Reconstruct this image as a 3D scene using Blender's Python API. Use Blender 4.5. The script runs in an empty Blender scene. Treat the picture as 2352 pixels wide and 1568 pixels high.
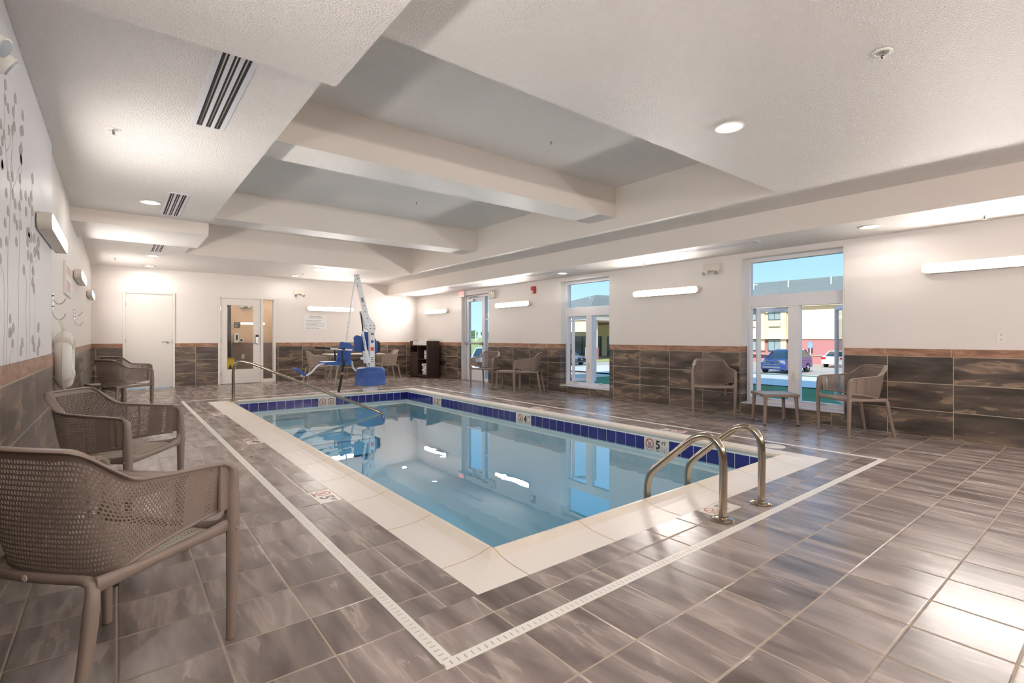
import bpy, math, random
from mathutils import Vector, Matrix
R = math.radians
random.seed(7)
C = bpy.context.scene
COL = C.collection

# ---------------------------------------------------------------- camera, world, sun, exposure
cam = bpy.data.cameras.new('camera')
cam.sensor_width = 36.0
cam.lens = 1145.7 * 36.0 / 2352.0
cam.shift_y = (775.25 - 784.0) / 2352.0
cam.clip_start = 0.05
cam.clip_end = 1500
camo = bpy.data.objects.new('camera', cam)
COL.objects.link(camo)
camo.location = (0, 0, 1.144)
camo.rotation_euler = (R(90), 0, R(-38.37))
C.camera = camo
C.view_settings.view_transform = 'Standard'
C.view_settings.look = 'None'
C.view_settings.gamma = 1
C.view_settings.use_curve_mapping = False
C.view_settings.exposure = 0.38
cy = C.cycles
cy.use_denoising = True
cy.max_bounces = 9
cy.diffuse_bounces = 6
cy.glossy_bounces = 4
cy.transmission_bounces = 6
cy.transparent_max_bounces = 16
cy.sample_clamp_indirect = 6
cy.caustics_reflective = False
cy.caustics_refractive = False

SCONCE_L = 74.0      # what the wall lamps give off
CAN_L = 150.0         # what the recessed ceiling lamps give off

w = bpy.data.worlds.new('sky')
C.world = w
w.use_nodes = True
nt = w.node_tree
nt.nodes.clear()
o_ = nt.nodes.new('ShaderNodeOutputWorld')
bg = nt.nodes.new('ShaderNodeBackground')
tc = nt.nodes.new('ShaderNodeTexCoord')
sp = nt.nodes.new('ShaderNodeSeparateXYZ')
rp = nt.nodes.new('ShaderNodeValToRGB')
nt.links.new(tc.outputs['Generated'], sp.inputs[0])
nt.links.new(sp.outputs[2], rp.inputs[0])
nt.links.new(rp.outputs[0], bg.inputs[0])
nt.links.new(bg.outputs[0], o_.inputs[0])
e = rp.color_ramp.elements
e[0].position = 0.0
e[0].color = (0.36, 0.55, 0.68, 1)
e[1].position = 1.0
e[1].color = (0.10, 0.28, 0.62, 1)
x_ = e.new(0.22)
x_.color = (0.19, 0.38, 0.62, 1)
bg.inputs[1].default_value = 1.6

sun = bpy.data.lights.new('sun', 'SUN')
sun.energy = 4.3
sun.color = (1, 0.95, 0.87)
sun.angle = R(0.6)
suno = bpy.data.objects.new('sun', sun)
COL.objects.link(suno)
suno.rotation_euler = Vector((-0.9, -0.30, 0.60)).to_track_quat('Z', 'Y').to_euler()
suno.location = (0, 0, 30)

# ---------------------------------------------------------------- materials
def lin(c):
    return tuple(((v / 255) / 12.92 if v / 255 <= 0.04045 else ((v / 255 + 0.055) / 1.055) ** 2.4) for v in c)

class NT:
    def __init__(s, name):
        s.m = bpy.data.materials.new(name)
        s.m.use_nodes = True
        s.t = s.m.node_tree
        s.b = s.t.nodes['Principled BSDF']
    def n(s, typ, **kw):
        nd = s.t.nodes.new(typ)
        for k, v in kw.items():
            setattr(nd, k, v)
        return nd
    def l(s, a, b):
        s.t.links.new(a, b)
    def val(s, sock, v):
        if isinstance(v, (int, float)):
            sock.default_value = v
        elif isinstance(v, tuple):
            sock.default_value = v
        else:
            s.l(v, sock)
    def math(s, op, a, b=0.0, c=None):
        nd = s.n('ShaderNodeMath', operation=op)
        s.val(nd.inputs[0], a)
        s.val(nd.inputs[1], b)
        if c is not None:
            s.val(nd.inputs[2], c)
        return nd.outputs[0]
    def mix(s, f, a, b):
        nd = s.n('ShaderNodeMix', data_type='RGBA')
        s.val(nd.inputs[0], f)
        for i, v in ((6, a), (7, b)):
            if isinstance(v, tuple):
                nd.inputs[i].default_value = v + (1,) if len(v) == 3 else v
            else:
                s.l(v, nd.inputs[i])
        return nd.outputs[2]

def mat(name, col, rough=0.5, metal=0.0, noise=0.0, nscale=20.0, bump=0.0, bscale=200.0, spec=0.5, coat=0.0, alpha=1.0, bdist=0.002):
    s = NT(name)
    col = lin(col)
    b = s.b
    b.inputs['Roughness'].default_value = rough
    b.inputs['Metallic'].default_value = metal
    b.inputs['Specular IOR Level'].default_value = spec
    b.inputs['Coat Weight'].default_value = coat
    tcn = s.n('ShaderNodeTexCoord')
    ns = s.n('ShaderNodeTexNoise')
    ns.inputs['Scale'].default_value = nscale
    ns.inputs['Detail'].default_value = 3
    s.l(tcn.outputs['Object'], ns.inputs['Vector'])
    k = noise
    s.l(s.mix(ns.outputs[0], tuple(v * (1 - k) for v in col), tuple(min(1, v * (1 + k)) for v in col)), b.inputs['Base Color'])
    if bump:
        n2 = s.n('ShaderNodeTexNoise')
        n2.inputs['Scale'].default_value = bscale
        n2.inputs['Detail'].default_value = 3
        s.l(tcn.outputs['Object'], n2.inputs['Vector'])
        bp = s.n('ShaderNodeBump')
        bp.inputs['Strength'].default_value = bump
        bp.inputs['Distance'].default_value = bdist
        s.l(n2.outputs[0], bp.inputs['Height'])
        s.l(bp.outputs[0], b.inputs['Normal'])
    return s.m

def emis(name, col, strength):
    s = NT(name)
    s.b.inputs['Base Color'].default_value = (0.8, 0.8, 0.8, 1)
    s.b.inputs['Emission Color'].default_value = lin(col) + (1,)
    s.b.inputs['Emission Strength'].default_value = strength
    return s.m

def glass(name, tint=(0.96, 0.98, 0.98), refl=1.0):
    # a thin pane: a clear sheet with a Fresnel reflection
    s = NT(name)
    s.t.nodes.remove(s.b)
    out = [n for n in s.t.nodes if n.type == 'OUTPUT_MATERIAL'][0]
    tr = s.n('ShaderNodeBsdfTransparent')
    tr.inputs[0].default_value = tint + (1,)
    gl = s.n('ShaderNodeBsdfGlossy')
    gl.inputs['Roughness'].default_value = 0.01
    gm_ = s.n('ShaderNodeNewGeometry')
    dt = s.n('ShaderNodeVectorMath', operation='DOT_PRODUCT')
    s.l(gm_.outputs['Incoming'], dt.inputs[0])
    s.l(gm_.outputs['Normal'], dt.inputs[1])
    omc = s.math('SUBTRACT', 1.0, s.math('MINIMUM', s.math('ABSOLUTE', dt.outputs['Value']), 1.0))
    fres = s.math('ADD', s.math('MULTIPLY', s.math('POWER', omc, 5.0), .95), .04)
    mx = s.n('ShaderNodeMixShader')
    s.l(s.math('MULTIPLY', fres, refl), mx.inputs[0])
    s.l(tr.outputs[0], mx.inputs[1])
    s.l(gl.outputs[0], mx.inputs[2])
    s.l(mx.outputs[0], out.inputs[0])
    return s.m

def tile_mat(name, axes, px, py, ox, oy, base, dark, light, vein, grout, rough=0.35, gw=0.0035, stretch=(2.0, 9.0), contrast=1.0, nbump=0.5, perobj=False):
    """stone-look porcelain tiles in a straight grid; axes picks which two object axes run along the surface"""
    s = NT(name)
    tcn = s.n('ShaderNodeTexCoord')
    sep = s.n('ShaderNodeSeparateXYZ')
    s.l(tcn.outputs['Object'], sep.inputs[0])
    a = sep.outputs['XYZ'.index(axes[0])]
    b = sep.outputs['XYZ'.index(axes[1])]
    ua = s.math('DIVIDE', s.math('SUBTRACT', a, ox), px)
    ub = s.math('DIVIDE', s.math('SUBTRACT', b, oy), py)
    ia, ib = s.math('FLOOR', ua), s.math('FLOOR', ub)
    fa, fb = s.math('SUBTRACT', ua, ia), s.math('SUBTRACT', ub, ib)
    da = s.math('MULTIPLY', s.math('MINIMUM', fa, s.math('SUBTRACT', 1.0, fa)), px)
    db = s.math('MULTIPLY', s.math('MINIMUM', fb, s.math('SUBTRACT', 1.0, fb)), py)
    d = s.math('MINIMUM', da, db)
    gm = s.math('LESS_THAN', d, gw)
    idv = s.n('ShaderNodeCombineXYZ')
    s.l(ia, idv.inputs[0])
    s.l(ib, idv.inputs[1])
    wn = s.n('ShaderNodeTexWhiteNoise', noise_dimensions='3D')
    s.l(idv.outputs[0], wn.inputs['Vector'])
    off = s.n('ShaderNodeVectorMath', operation='SCALE')
    s.l(wn.outputs['Color'], off.inputs[0])
    off.inputs[3].default_value = 37.0
    pv = s.n('ShaderNodeCombineXYZ')
    s.l(s.math('MULTIPLY', a, stretch[0]), pv.inputs[0])
    s.l(s.math('MULTIPLY', b, stretch[1]), pv.inputs[1])
    add = s.n('ShaderNodeVectorMath', operation='ADD')
    s.l(pv.outputs[0], add.inputs[0])
    s.l(off.outputs[0], add.inputs[1])
    n1 = s.n('ShaderNodeTexNoise')
    n1.inputs['Scale'].default_value = 1.0
    n1.inputs['Detail'].default_value = 6
    n1.inputs['Distortion'].default_value = .45
    s.l(add.outputs[0], n1.inputs['Vector'])
    r1 = s.n('ShaderNodeValToRGB')
    s.l(n1.outputs[0], r1.inputs[0])
    el = r1.color_ramp.elements
    el[0].position = 0.5 - 0.17 / contrast
    el[0].color = lin(dark) + (1,)
    el[1].position = 0.5 + 0.18 / contrast
    el[1].color = lin(light) + (1,)
    m_ = el.new(0.5)
    m_.color = lin(base) + (1,)
    n2 = s.n('ShaderNodeTexNoise')
    n2.inputs['Scale'].default_value = 0.6
    n2.inputs['Detail'].default_value = 4
    n2.inputs['Distortion'].default_value = .9
    ad2 = s.n('ShaderNodeVectorMath', operation='ADD')
    s.l(add.outputs[0], ad2.inputs[0])
    ad2.inputs[1].default_value = (11.3, 4.7, 2.2)
    s.l(ad2.outputs[0], n2.inputs['Vector'])
    # thin veins where the second noise crosses its mean
    vn = s.math('ABSOLUTE', s.math('SUBTRACT', n2.outputs[0], 0.5))
    vm = s.math('SUBTRACT', 1.0, s.math('MINIMUM', s.math('MULTIPLY', vn, 28.0), 1.0))
    vm = s.math('MULTIPLY', vm, s.math('MULTIPLY', s.math('GREATER_THAN', n1.outputs[0], 0.5), 0.55))
    c1 = s.mix(vm, r1.outputs[0], lin(vein))
    tv = s.math('ADD', s.math('MULTIPLY', wn.outputs['Value'], 0.26), 0.87)
    hs = s.n('ShaderNodeHueSaturation')
    s.l(tv, hs.inputs['Value'])
    s.l(c1, hs.inputs['Color'])
    c2 = s.mix(gm, hs.outputs[0], lin(grout))
    s.l(c2, s.b.inputs['Base Color'])
    s.l(s.math('ADD', s.math('MULTIPLY', gm, 0.45), s.math('ADD', s.math('MULTIPLY', n1.outputs[0], 0.12), rough - 0.06)), s.b.inputs['Roughness'])
    bp = s.n('ShaderNodeBump')
    bp.inputs['Strength'].default_value = nbump
    bp.inputs['Distance'].default_value = 0.003
    ed = s.math('MINIMUM', s.math('MULTIPLY', d, 1.0 / (gw * 2.4)), 1.0)
    s.l(s.math('ADD', s.math('MULTIPLY', n1.outputs[0], 0.6), ed), bp.inputs['Height'])
    s.l(bp.outputs[0], s.b.inputs['Normal'])
    return s.m

FB, FD, FL_, FV, FG = (138, 126, 121), (100, 89, 86), (172, 159, 153), (190, 174, 164), (176, 158, 139)
M = {}
M['floor'] = tile_mat('floor_tile', 'XY', .309, .3068, 0.0, .575, FB, FD, FL_, FV, FG, rough=.25, stretch=(7.5, 1.5), gw=.0032, contrast=.8)
M['floor_strip'] = tile_mat('floor_tile_border', 'XY', .309, .3068, 1.099 - .309, .575 + .185, FB, FD, FL_, FV, FG, rough=.25, stretch=(7.5, 1.5), gw=.0032, contrast=.8)
M['floor_strip_front'] = tile_mat('floor_tile_border_front', 'XY', .309, .3068, 0.0, 1.68, FB, FD, FL_, FV, FG, rough=.25, stretch=(7.5, 1.5), gw=.0032, contrast=.8)
WB, WD, WL, WV, WG = (91, 80, 72), (56, 49, 45), (120, 104, 91), (178, 148, 122), (190, 178, 160)
M['wt_y'] = tile_mat('wall_tile_side', 'YZ', .6075, .3087, 1.305, 0.0, WB, WD, WL, WV, WG, rough=.31, stretch=(1.5, 7.5), gw=.0034)
M['wt_x'] = tile_mat('wall_tile_end', 'XZ', .6075, .3087, 0.25, 0.0, WB, WD, WL, WV, WG, rough=.31, stretch=(1.5, 7.5), gw=.0034)
M['trim_y'] = tile_mat('border_tile_side', 'YZ', .61, .2, 1.93, .90, (158, 117, 93), (132, 94, 74), (180, 140, 114), (190, 152, 128), (200, 184, 166), rough=.4, stretch=(5, 20), gw=.002)
M['trim_x'] = tile_mat('border_tile_end', 'XZ', .61, .2, .5, .90, (158, 117, 93), (132, 94, 74), (180, 140, 114), (190, 152, 128), (200, 184, 166), rough=.4, stretch=(5, 20), gw=.002)
M['paint'] = mat('wall_paint', (238, 232, 228), .42, bump=.08, bscale=120)
M['white_paint'] = mat('white_paint', (236, 232, 226), .35)
M['ceil'] = mat('textured_ceiling_paint', (240, 235, 231), .30, bump=1.0, bscale=100, bdist=.014)
M['soffit'] = mat('soffit_paint', (233, 224, 216), .45, bump=.06, bscale=150)
M['coping'] = mat('coping_stone', (236, 228, 220), .38, noise=.04, nscale=3, bump=.05, bscale=60)
M['lip'] = mat('coping_lip', (233, 222, 208), .35, noise=.08, nscale=6)
M['joint'] = mat('coping_joint', (196, 172, 142), .8)
M['plaster'] = mat('pool_plaster', (236, 246, 249), .6, noise=.03)
M['bluetile'] = mat('cobalt_glazed_tile', (30, 32, 118), .12, noise=.35, nscale=5, coat=.5)
M['tgrout'] = mat('tile_grout', (228, 230, 230), .6)
M['stepline'] = mat('step_edge_tile', (70, 120, 150), .3)
M['drain'] = mat('white_drain_grate', (235, 231, 224), .4)
M['slot'] = mat('dark_slot', (38, 36, 36), .8)
M['steel'] = mat('brushed_stainless', (176, 164, 148), .18, metal=1.0, noise=.06, nscale=14)
M['resin'] = mat('taupe_resin', (138, 122, 112), .42, noise=.04, nscale=8, bump=.05, bscale=400)
M['resin_seat'] = mat('taupe_resin_seat', (160, 145, 131), .42, noise=.03)
M['cap'] = mat('black_rubber', (28, 27, 28), .6)
M['white_pl'] = mat('white_plastic', (240, 238, 232), .35)
M['bone'] = mat('bone_plastic', (222, 215, 203), .4)
M['alum'] = mat('white_aluminium', (226, 226, 232), .35)
M['alum_g'] = mat('silver_aluminium', (176, 176, 182), .3, metal=.55)
M['vinyl'] = mat('white_vinyl_frame', (238, 236, 240), .35)
M['black'] = mat('black_gloss', (18, 18, 20), .3)
M['darkmet'] = mat('dark_metal', (60, 58, 60), .35, metal=.8)
M['chrome'] = mat('chrome', (200, 200, 202), .18, metal=1.0)
M['blue'] = mat('blue_moulded_plastic', (44, 84, 158), .45, noise=.08, nscale=3, bump=.05, bscale=300)
M['white_met'] = mat('white_enamel_metal', (236, 239, 242), .3)
M['strap'] = mat('black_webbing', (26, 25, 27), .7, bump=.2, bscale=500)
M['red'] = mat('red_plastic', (178, 24, 30), .35)
M['redlab'] = mat('red_label', (222, 70, 48), .5)
M['redp'] = mat('faded_red_print', (224, 182, 180), .5)
M['ink'] = mat('black_ink', (30, 28, 30), .5)
M['inkred'] = mat('red_ink', (170, 34, 30), .5)
M['inkfade'] = mat('faded_grey_ink', (140, 132, 130), .5)
M['inkredf'] = mat('faded_red_ink', (204, 132, 126), .5)
M['marker'] = mat('white_marker_tile', (228, 218, 208), .3, noise=.03)
M['paper'] = mat('sign_board', (240, 240, 240), .4)
M['espresso'] = mat('dark_stained_wood', (62, 47, 44), .32, noise=.3, nscale=18)
M['towel'] = mat('white_terry', (240, 237, 232), .9, bump=.5, bscale=500)
M['dots'] = mat('navy_dots', (36, 34, 44), .9)
M['mural'] = mat('mural_vinyl', (232, 232, 238), .4)
M['leaf'] = mat('taupe_leaf_print', (176, 168, 166), .5)
M['lens'] = emis('lamp_diffuser', (255, 248, 241), SCONCE_L)
M['canlens'] = emis('ceiling_lamp_lens', (255, 247, 239), CAN_L)
M['glass'] = glass('window_glass')
M['led'] = emis('green_led', (60, 255, 130), 3.0)
M['exit_red'] = emis('exit_letters', (255, 60, 50), 1.6)
M['lampglass'] = mat('clear_lamp_lens', (190, 196, 205), .15, metal=.5)
M['tabletop'] = mat('pale_table_top', (206, 190, 172), .35)
M['towelshade'] = M['towel']
# outdoors
M['grass'] = mat('mown_grass', (52, 112, 62), .9, noise=.25, nscale=3, bump=.4, bscale=40)
M['field'] = mat('dry_field_grass', (176, 184, 104), .9, noise=.2, nscale=.1)
M['concrete'] = mat('pale_concrete', (214, 206, 194), .8, noise=.06, nscale=.6)
M['lot'] = mat('parking_lot_concrete', (188, 174, 154), .85, noise=.08, nscale=.3)
M['yel'] = mat('yellow_stucco', (243, 222, 184), .8, noise=.03, nscale=1)
M['pink'] = mat('brick_red_stucco', (184, 126, 124), .8, noise=.05, nscale=1)
M['shingle'] = mat('grey_shingles', (128, 132, 124), .9, noise=.25, nscale=6)
M['bglass'] = mat('outdoor_window_glass', (150, 165, 168), .12, noise=.2, nscale=1)
M['bglassd'] = mat('dark_storefront_glass', (62, 78, 88), .1, noise=.3, nscale=.5)
M['bframe'] = mat('dark_window_frame', (52, 64, 68), .5)
M['beige'] = mat('beige_panel', (206, 196, 176), .6)
M['canopyu'] = mat('canopy_ceiling', (140, 118, 100), .7)
M['tree'] = mat('tree_foliage', (74, 104, 54), .9, noise=.4, nscale=.5)
M['bark'] = mat('bark', (80, 66, 52), .9)
M['carblue'] = mat('blue_car_paint', (38, 58, 130), .25, coat=1)
M['carwhite'] = mat('white_car_paint', (236, 238, 240), .25, coat=1)
M['cargrey'] = mat('dark_grey_car_paint', (70, 78, 92), .25, coat=1)
M['carsilver'] = mat('silver_car_paint', (206, 210, 214), .25, coat=1)
M['carglass'] = mat('car_glass', (40, 56, 66), .08)
M['tyre'] = mat('tyre_rubber', (34, 34, 36), .8)
M['signblue'] = mat('blue_sign', (120, 160, 220), .5)
M['tan'] = mat('tan_wallpaper', (206, 176, 146), .6)
M['dado'] = mat('grey_brown_dado', (136, 118, 110), .6)
M['yellow'] = mat('yellow_plastic', (228, 196, 44), .4)
M['ext'] = mat('outer_wall', (200, 190, 175), .8)

# ---------------------------------------------------------------- mesh building
class MB:
    def __init__(s):
        s.v, s.f, s.mi = [], [], []
        s.mats = []
        s.cur = 0
        s.tf = None
    def m(s, mt):
        if isinstance(mt, str):
            mt = M[mt]
        if mt not in s.mats:
            s.mats.append(mt)
        s.cur = s.mats.index(mt)
        return s
    def add(s, vs, fs):
        b = len(s.v)
        if s.tf is not None:
            vs = [s.tf @ Vector(p) for p in vs]
        s.v += [tuple(p) for p in vs]
        s.f += [tuple(i + b for i in f) for f in fs]
        s.mi += [s.cur] * len(fs)
        return s
    def box(s, x0, x1, y0, y1, z0, z1):
        if x0 > x1: x0, x1 = x1, x0
        if y0 > y1: y0, y1 = y1, y0
        if z0 > z1: z0, z1 = z1, z0
        return s.add([(x0, y0, z0), (x1, y0, z0), (x1, y1, z0), (x0, y1, z0), (x0, y0, z1), (x1, y0, z1), (x1, y1, z1), (x0, y1, z1)],
                     [(0, 3, 2, 1), (4, 5, 6, 7), (0, 1, 5, 4), (1, 2, 6, 5), (2, 3, 7, 6), (3, 0, 4, 7)])
    def rbox(s, x0, x1, y0, y1, z0, z1, r, axis='Z', n=5):
        """box whose four edges along one axis are rounded"""
        lo = {'X': (y0, y1, z0, z1, x0, x1), 'Y': (x0, x1, z0, z1, y0, y1), 'Z': (x0, x1, y0, y1, z0, z1)}[axis]
        a0, a1, b0, b1, c0, c1 = lo
        pts = []
        for cx, cyy, st in ((a1 - r, b1 - r, 0), (a0 + r, b1 - r, 90), (a0 + r, b0 + r, 180), (a1 - r, b0 + r, 270)):
            for k in range(n + 1):
                t = R(st + 90 * k / n)
                pts.append((cx + r * math.cos(t), cyy + r * math.sin(t)))
        def put(a, b, c):
            return {'X': (c, a, b), 'Y': (a, c, b), 'Z': (a, b, c)}[axis]
        N = len(pts)
        vs = [put(a, b, c0) for a, b in pts] + [put(a, b, c1) for a, b in pts]
        fs = [tuple(range(N - 1, -1, -1)), tuple(range(N, 2 * N))] + [(i, (i + 1) % N, N + (i + 1) % N, N + i) for i in range(N)]
        if axis == 'Y':
            fs = [tuple(reversed(f)) for f in fs]
        return s.add(vs, fs)
    def sweep(s, pts, sizes, up=(0, 0, 1), n=12, p=2.0, cap=True, closed=False):
        pts = [Vector(q) for q in pts]
        if not isinstance(sizes, list):
            sizes = [sizes] * len(pts)
        sizes = [(z, z) if isinstance(z, (int, float)) else z for z in sizes]
        up = Vector(up)
        rings = []
        L = len(pts)
        for i, q in enumerate(pts):
            if closed:
                T = (pts[(i + 1) % L] - pts[i - 1]).normalized()
            else:
                T = (pts[min(i + 1, L - 1)] - pts[max(i - 1, 0)]).normalized()
            S = T.cross(up)
            if S.length < 1e-3:
                S = T.cross(Vector((0.01, 1, 0)))
            S.normalize()
            U = S.cross(T).normalized()
            ring = []
            for k in range(n):
                a = 2 * math.pi * k / n
                ca, sa = math.cos(a), math.sin(a)
                ex = 2.0 / p
                ca = math.copysign(abs(ca) ** ex, ca)
                sa = math.copysign(abs(sa) ** ex, sa)
                ring.append(q + S * (ca * sizes[i][0]) + U * (sa * sizes[i][1]))
            rings.append(ring)
        vs = [v for r_ in rings for v in r_]
        fs = []
        for i in range(L if closed else L - 1):
            j = (i + 1) % L
            for k in range(n):
                fs.append((i * n + k, i * n + (k + 1) % n, j * n + (k + 1) % n, j * n + k))
        if cap and not closed:
            fs.append(tuple(range(n - 1, -1, -1)))
            fs.append(tuple(range((L - 1) * n, L * n)))
        return s.add(vs, fs)
    def cyl(s, p0, p1, r0, r1=None, n=20):
        r1 = r0 if r1 is None else r1
        return s.sweep([p0, p1], [r0, r1], n=n)
    def lathe(s, prof, c=(0, 0, 0), n=28, axis='Z'):
        vs, fs = [], []
        for r_, z in prof:
            for k in range(n):
                a = 2 * math.pi * k / n
                x, y = r_ * math.cos(a), r_ * math.sin(a)
                q = {'Z': (x, y, z), 'X': (z, x, y), 'Y': (y, z, x)}[axis]
                vs.append((q[0] + c[0], q[1] + c[1], q[2] + c[2]))
        for i in range(len(prof) - 1):
            for k in range(n):
                fs.append((i * n + k, i * n + (k + 1) % n, (i + 1) * n + (k + 1) % n, (i + 1) * n + k))
        if prof[0][0] > 1e-6:
            fs.append(tuple(range(n - 1, -1, -1)))
        if prof[-1][0] > 1e-6:
            L = len(prof)
            fs.append(tuple(range((L - 1) * n, L * n)))
        return s.add(vs, fs)
    def prism(s, poly, c0, c1, axis='Z'):
        def put(a, b, c):
            return {'X': (c, a, b), 'Y': (a, c, b), 'Z': (a, b, c)}[axis]
        N = len(poly)
        vs = [put(a, b, c0) for a, b in poly] + [put(a, b, c1) for a, b in poly]
        fs = [tuple(range(N - 1, -1, -1)), tuple(range(N, 2 * N))] + [(i, (i + 1) % N, N + (i + 1) % N, N + i) for i in range(N)]
        return s.add(vs, fs)
    def ball(s, c, r, n=10, sc=(1, 1, 1), jit=0.0):
        vs, fs = [], []
        for i in range(n + 1):
            t = math.pi * i / n
            for k in range(n * 2):
                a = math.pi * k / n
                q = 1 + random.uniform(-jit, jit)
                vs.append((c[0] + r * sc[0] * q * math.sin(t) * math.cos(a), c[1] + r * sc[1] * q * math.sin(t) * math.sin(a), c[2] + r * sc[2] * q * math.cos(t)))
        for i in range(n):
            for k in range(n * 2):
                k2 = (k + 1) % (n * 2)
                fs.append((i * 2 * n + k, (i + 1) * 2 * n + k, (i + 1) * 2 * n + k2, i * 2 * n + k2))
        return s.add(vs, fs)
    def build(s, name, mt=None, parent=None, smooth=False, bevel=0.0, angle=40, label=None):
        me = bpy.data.meshes.new(name)
        off = Vector((0, 0, 0))
        q = parent
        while q is not None:
            off += q.location
            q = q.parent
        if parent is None and s.v:
            xs = [p[0] for p in s.v]; ys = [p[1] for p in s.v]; zs = [p[2] for p in s.v]
            own = Vector((0, 0, 0))
        me.from_pydata([(p[0] - off[0], p[1] - off[1], p[2] - off[2]) for p in s.v], [], s.f)
        if mt is not None:
            me.materials.append(M[mt] if isinstance(mt, str) else mt)
        else:
            for m_ in s.mats:
                me.materials.append(m_)
            me.polygons.foreach_set('material_index', s.mi)
        import bmesh
        bm = bmesh.new()
        bm.from_mesh(me)
        bmesh.ops.recalc_face_normals(bm, faces=bm.faces)
        bm.to_mesh(me)
        bm.free()
        if smooth:
            me.shade_smooth()
            me.set_sharp_from_angle(angle=R(angle))
        o = bpy.data.objects.new(name, me)
        COL.objects.link(o)
        if parent is not None:
            o.parent = parent
        if bevel:
            bv = o.modifiers.new('bevel', 'BEVEL')
            bv.width = bevel
            bv.segments = 2
            bv.limit_method = 'ANGLE'
            bv.angle_limit = R(40)
        if label:
            o['label'] = label
        return o

def thing(name, label, cat, loc=(0, 0, 0), rz=0.0, group=None):
    o = bpy.data.objects.new(name, None)
    COL.objects.link(o)
    o.empty_display_size = .1
    o.location = loc
    o.rotation_euler = (0, 0, rz)
    o['label'] = label
    o['category'] = cat
    if group:
        o['group'] = group
    return o
def tag(o, label, cat, group=None):
    o['label'] = label
    o['category'] = cat
    if group:
        o['group'] = group
    return o
def struct(o):
    o['kind'] = 'structure'
    return o
def dup(root, loc, rz, label, group=None):
    r_ = root.copy()
    COL.objects.link(r_)
    r_.location = loc
    r_.rotation_euler = (0, 0, rz)
    r_['label'] = label
    if group:
        r_['group'] = group
    def rec(a, b):
        for ch in list(a.children):
            c_ = ch.copy()
            COL.objects.link(c_)
            c_.parent = b
            rec(ch, c_)
    rec(root, r_)
    return r_
def text(body, size, mt, parent, mw, name='lettering', ext=.0006, align='CENTER', bold=0.0, sx=1.0):
    """flat lettering turned into a mesh; mw places its local xy plane"""
    cu = bpy.data.curves.new(name, 'FONT')
    cu.body = body
    cu.size = size
    cu.extrude = ext
    cu.align_x = align
    cu.align_y = 'CENTER'
    cu.offset = bold
    cu.resolution_u = 3
    tmp = bpy.data.objects.new('tmp', cu)
    COL.objects.link(tmp)
    dg = bpy.context.evaluated_depsgraph_get()
    me = bpy.data.meshes.new_from_object(tmp.evaluated_get(dg))
    bpy.data.objects.remove(tmp)
    me.name = name
    off = Vector((0, 0, 0))
    q = parent
    while q is not None:
        off += q.location
        q = q.parent
    me.transform(Matrix.Translation(-off) @ mw @ Matrix.Diagonal((sx, 1, 1, 1)))
    me.materials.clear()
    me.materials.append(M[mt])
    o = bpy.data.objects.new(name, me)
    COL.objects.link(o)
    o.parent = parent
    return o
def frame_mw(origin, xdir, ydir):
    x, y = Vector(xdir).normalized(), Vector(ydir).normalized()
    z = x.cross(y)
    m_ = Matrix((x, y, z)).transposed().to_4x4()
    m_.translation = Vector(origin)
    return m_

# ---------------------------------------------------------------- room shell
XL, XR, YF, YB = -0.435, 7.32, 13.96, -2.6
XM = -0.415                                  # face of the wall section that carries the mural
ZH, ZL, ZT = 2.70, 2.40, 3.284               # main ceiling, side soffit, tray
def wall(name, axis, face, thick, a0, a1, z1, openings, out, tilem, trimm, tiled=True):
    """a wall as boxes round its openings; below 1.014 it is tiled, a hair proud of the paint"""
    A = sorted(set([a0, a1] + [v for o in openings for v in o[:2]]))
    Z = sorted(set([0, .926, 1.014, z1] + [v for o in openings for v in o[2:]])) if tiled else sorted(set([0, z1] + [v for o in openings for v in o[2:]]))
    Z = [z for z in Z if 0 <= z <= z1]
    mb = MB()
    for i in range(len(A) - 1):
        for j in range(len(Z) - 1):
            ca, cz = (A[i] + A[i + 1]) / 2, (Z[j] + Z[j + 1]) / 2
            if any(o[0] < ca < o[1] and o[2] < cz < o[3] for o in openings):
                continue
            kind = 'paint'
            if tiled:
                kind = 'tile' if cz < .926 else ('trim' if cz < 1.014 else 'paint')
            mb.m({'tile': tilem, 'trim': trimm, 'paint': 'paint'}[kind])
            f = face - out * (0.010 if kind != 'paint' else 0)
            b = face + out * thick
            if axis == 'X':
                mb.box(f, b, A[i], A[i + 1], Z[j], Z[j + 1])
            else:
                mb.box(A[i], A[i + 1], f, b, Z[j], Z[j + 1])
    return struct(mb.build(name))

W2 = (2.37, 3.72, .165, 2.33)
W1 = (6.26, 7.61, .135, 2.325)
DX = (10.20, 11.46, 0.0, 2.27)
D1 = (0.10, 1.05, 0.0, 2.18)
D2 = (1.93, 3.22, 0.0, 2.16)
wall('wall_right', 'X', XR, .32, YB, YF, 2.4, [W1, W2, DX], 1, 'wt_y', 'trim_y')
wall('wall_far', 'Y', YF, .16, XL - .2, XR + .32, 2.70, [D1, D2], 1, 'wt_x', 'trim_x')
wall('wall_left', 'X', XL, .2, 5.45, YF, 2.7, [], -1, 'wt_y', 'trim_y')
wall('wall_left_near', 'X', XM, .24, YB, 5.45, 2.7, [], -1, 'wt_y', 'trim_y')
wall('wall_back', 'Y', YB, .2, XL - .2, XR + .32, 2.7, [], -1, 'wt_x', 'trim_x')

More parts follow.
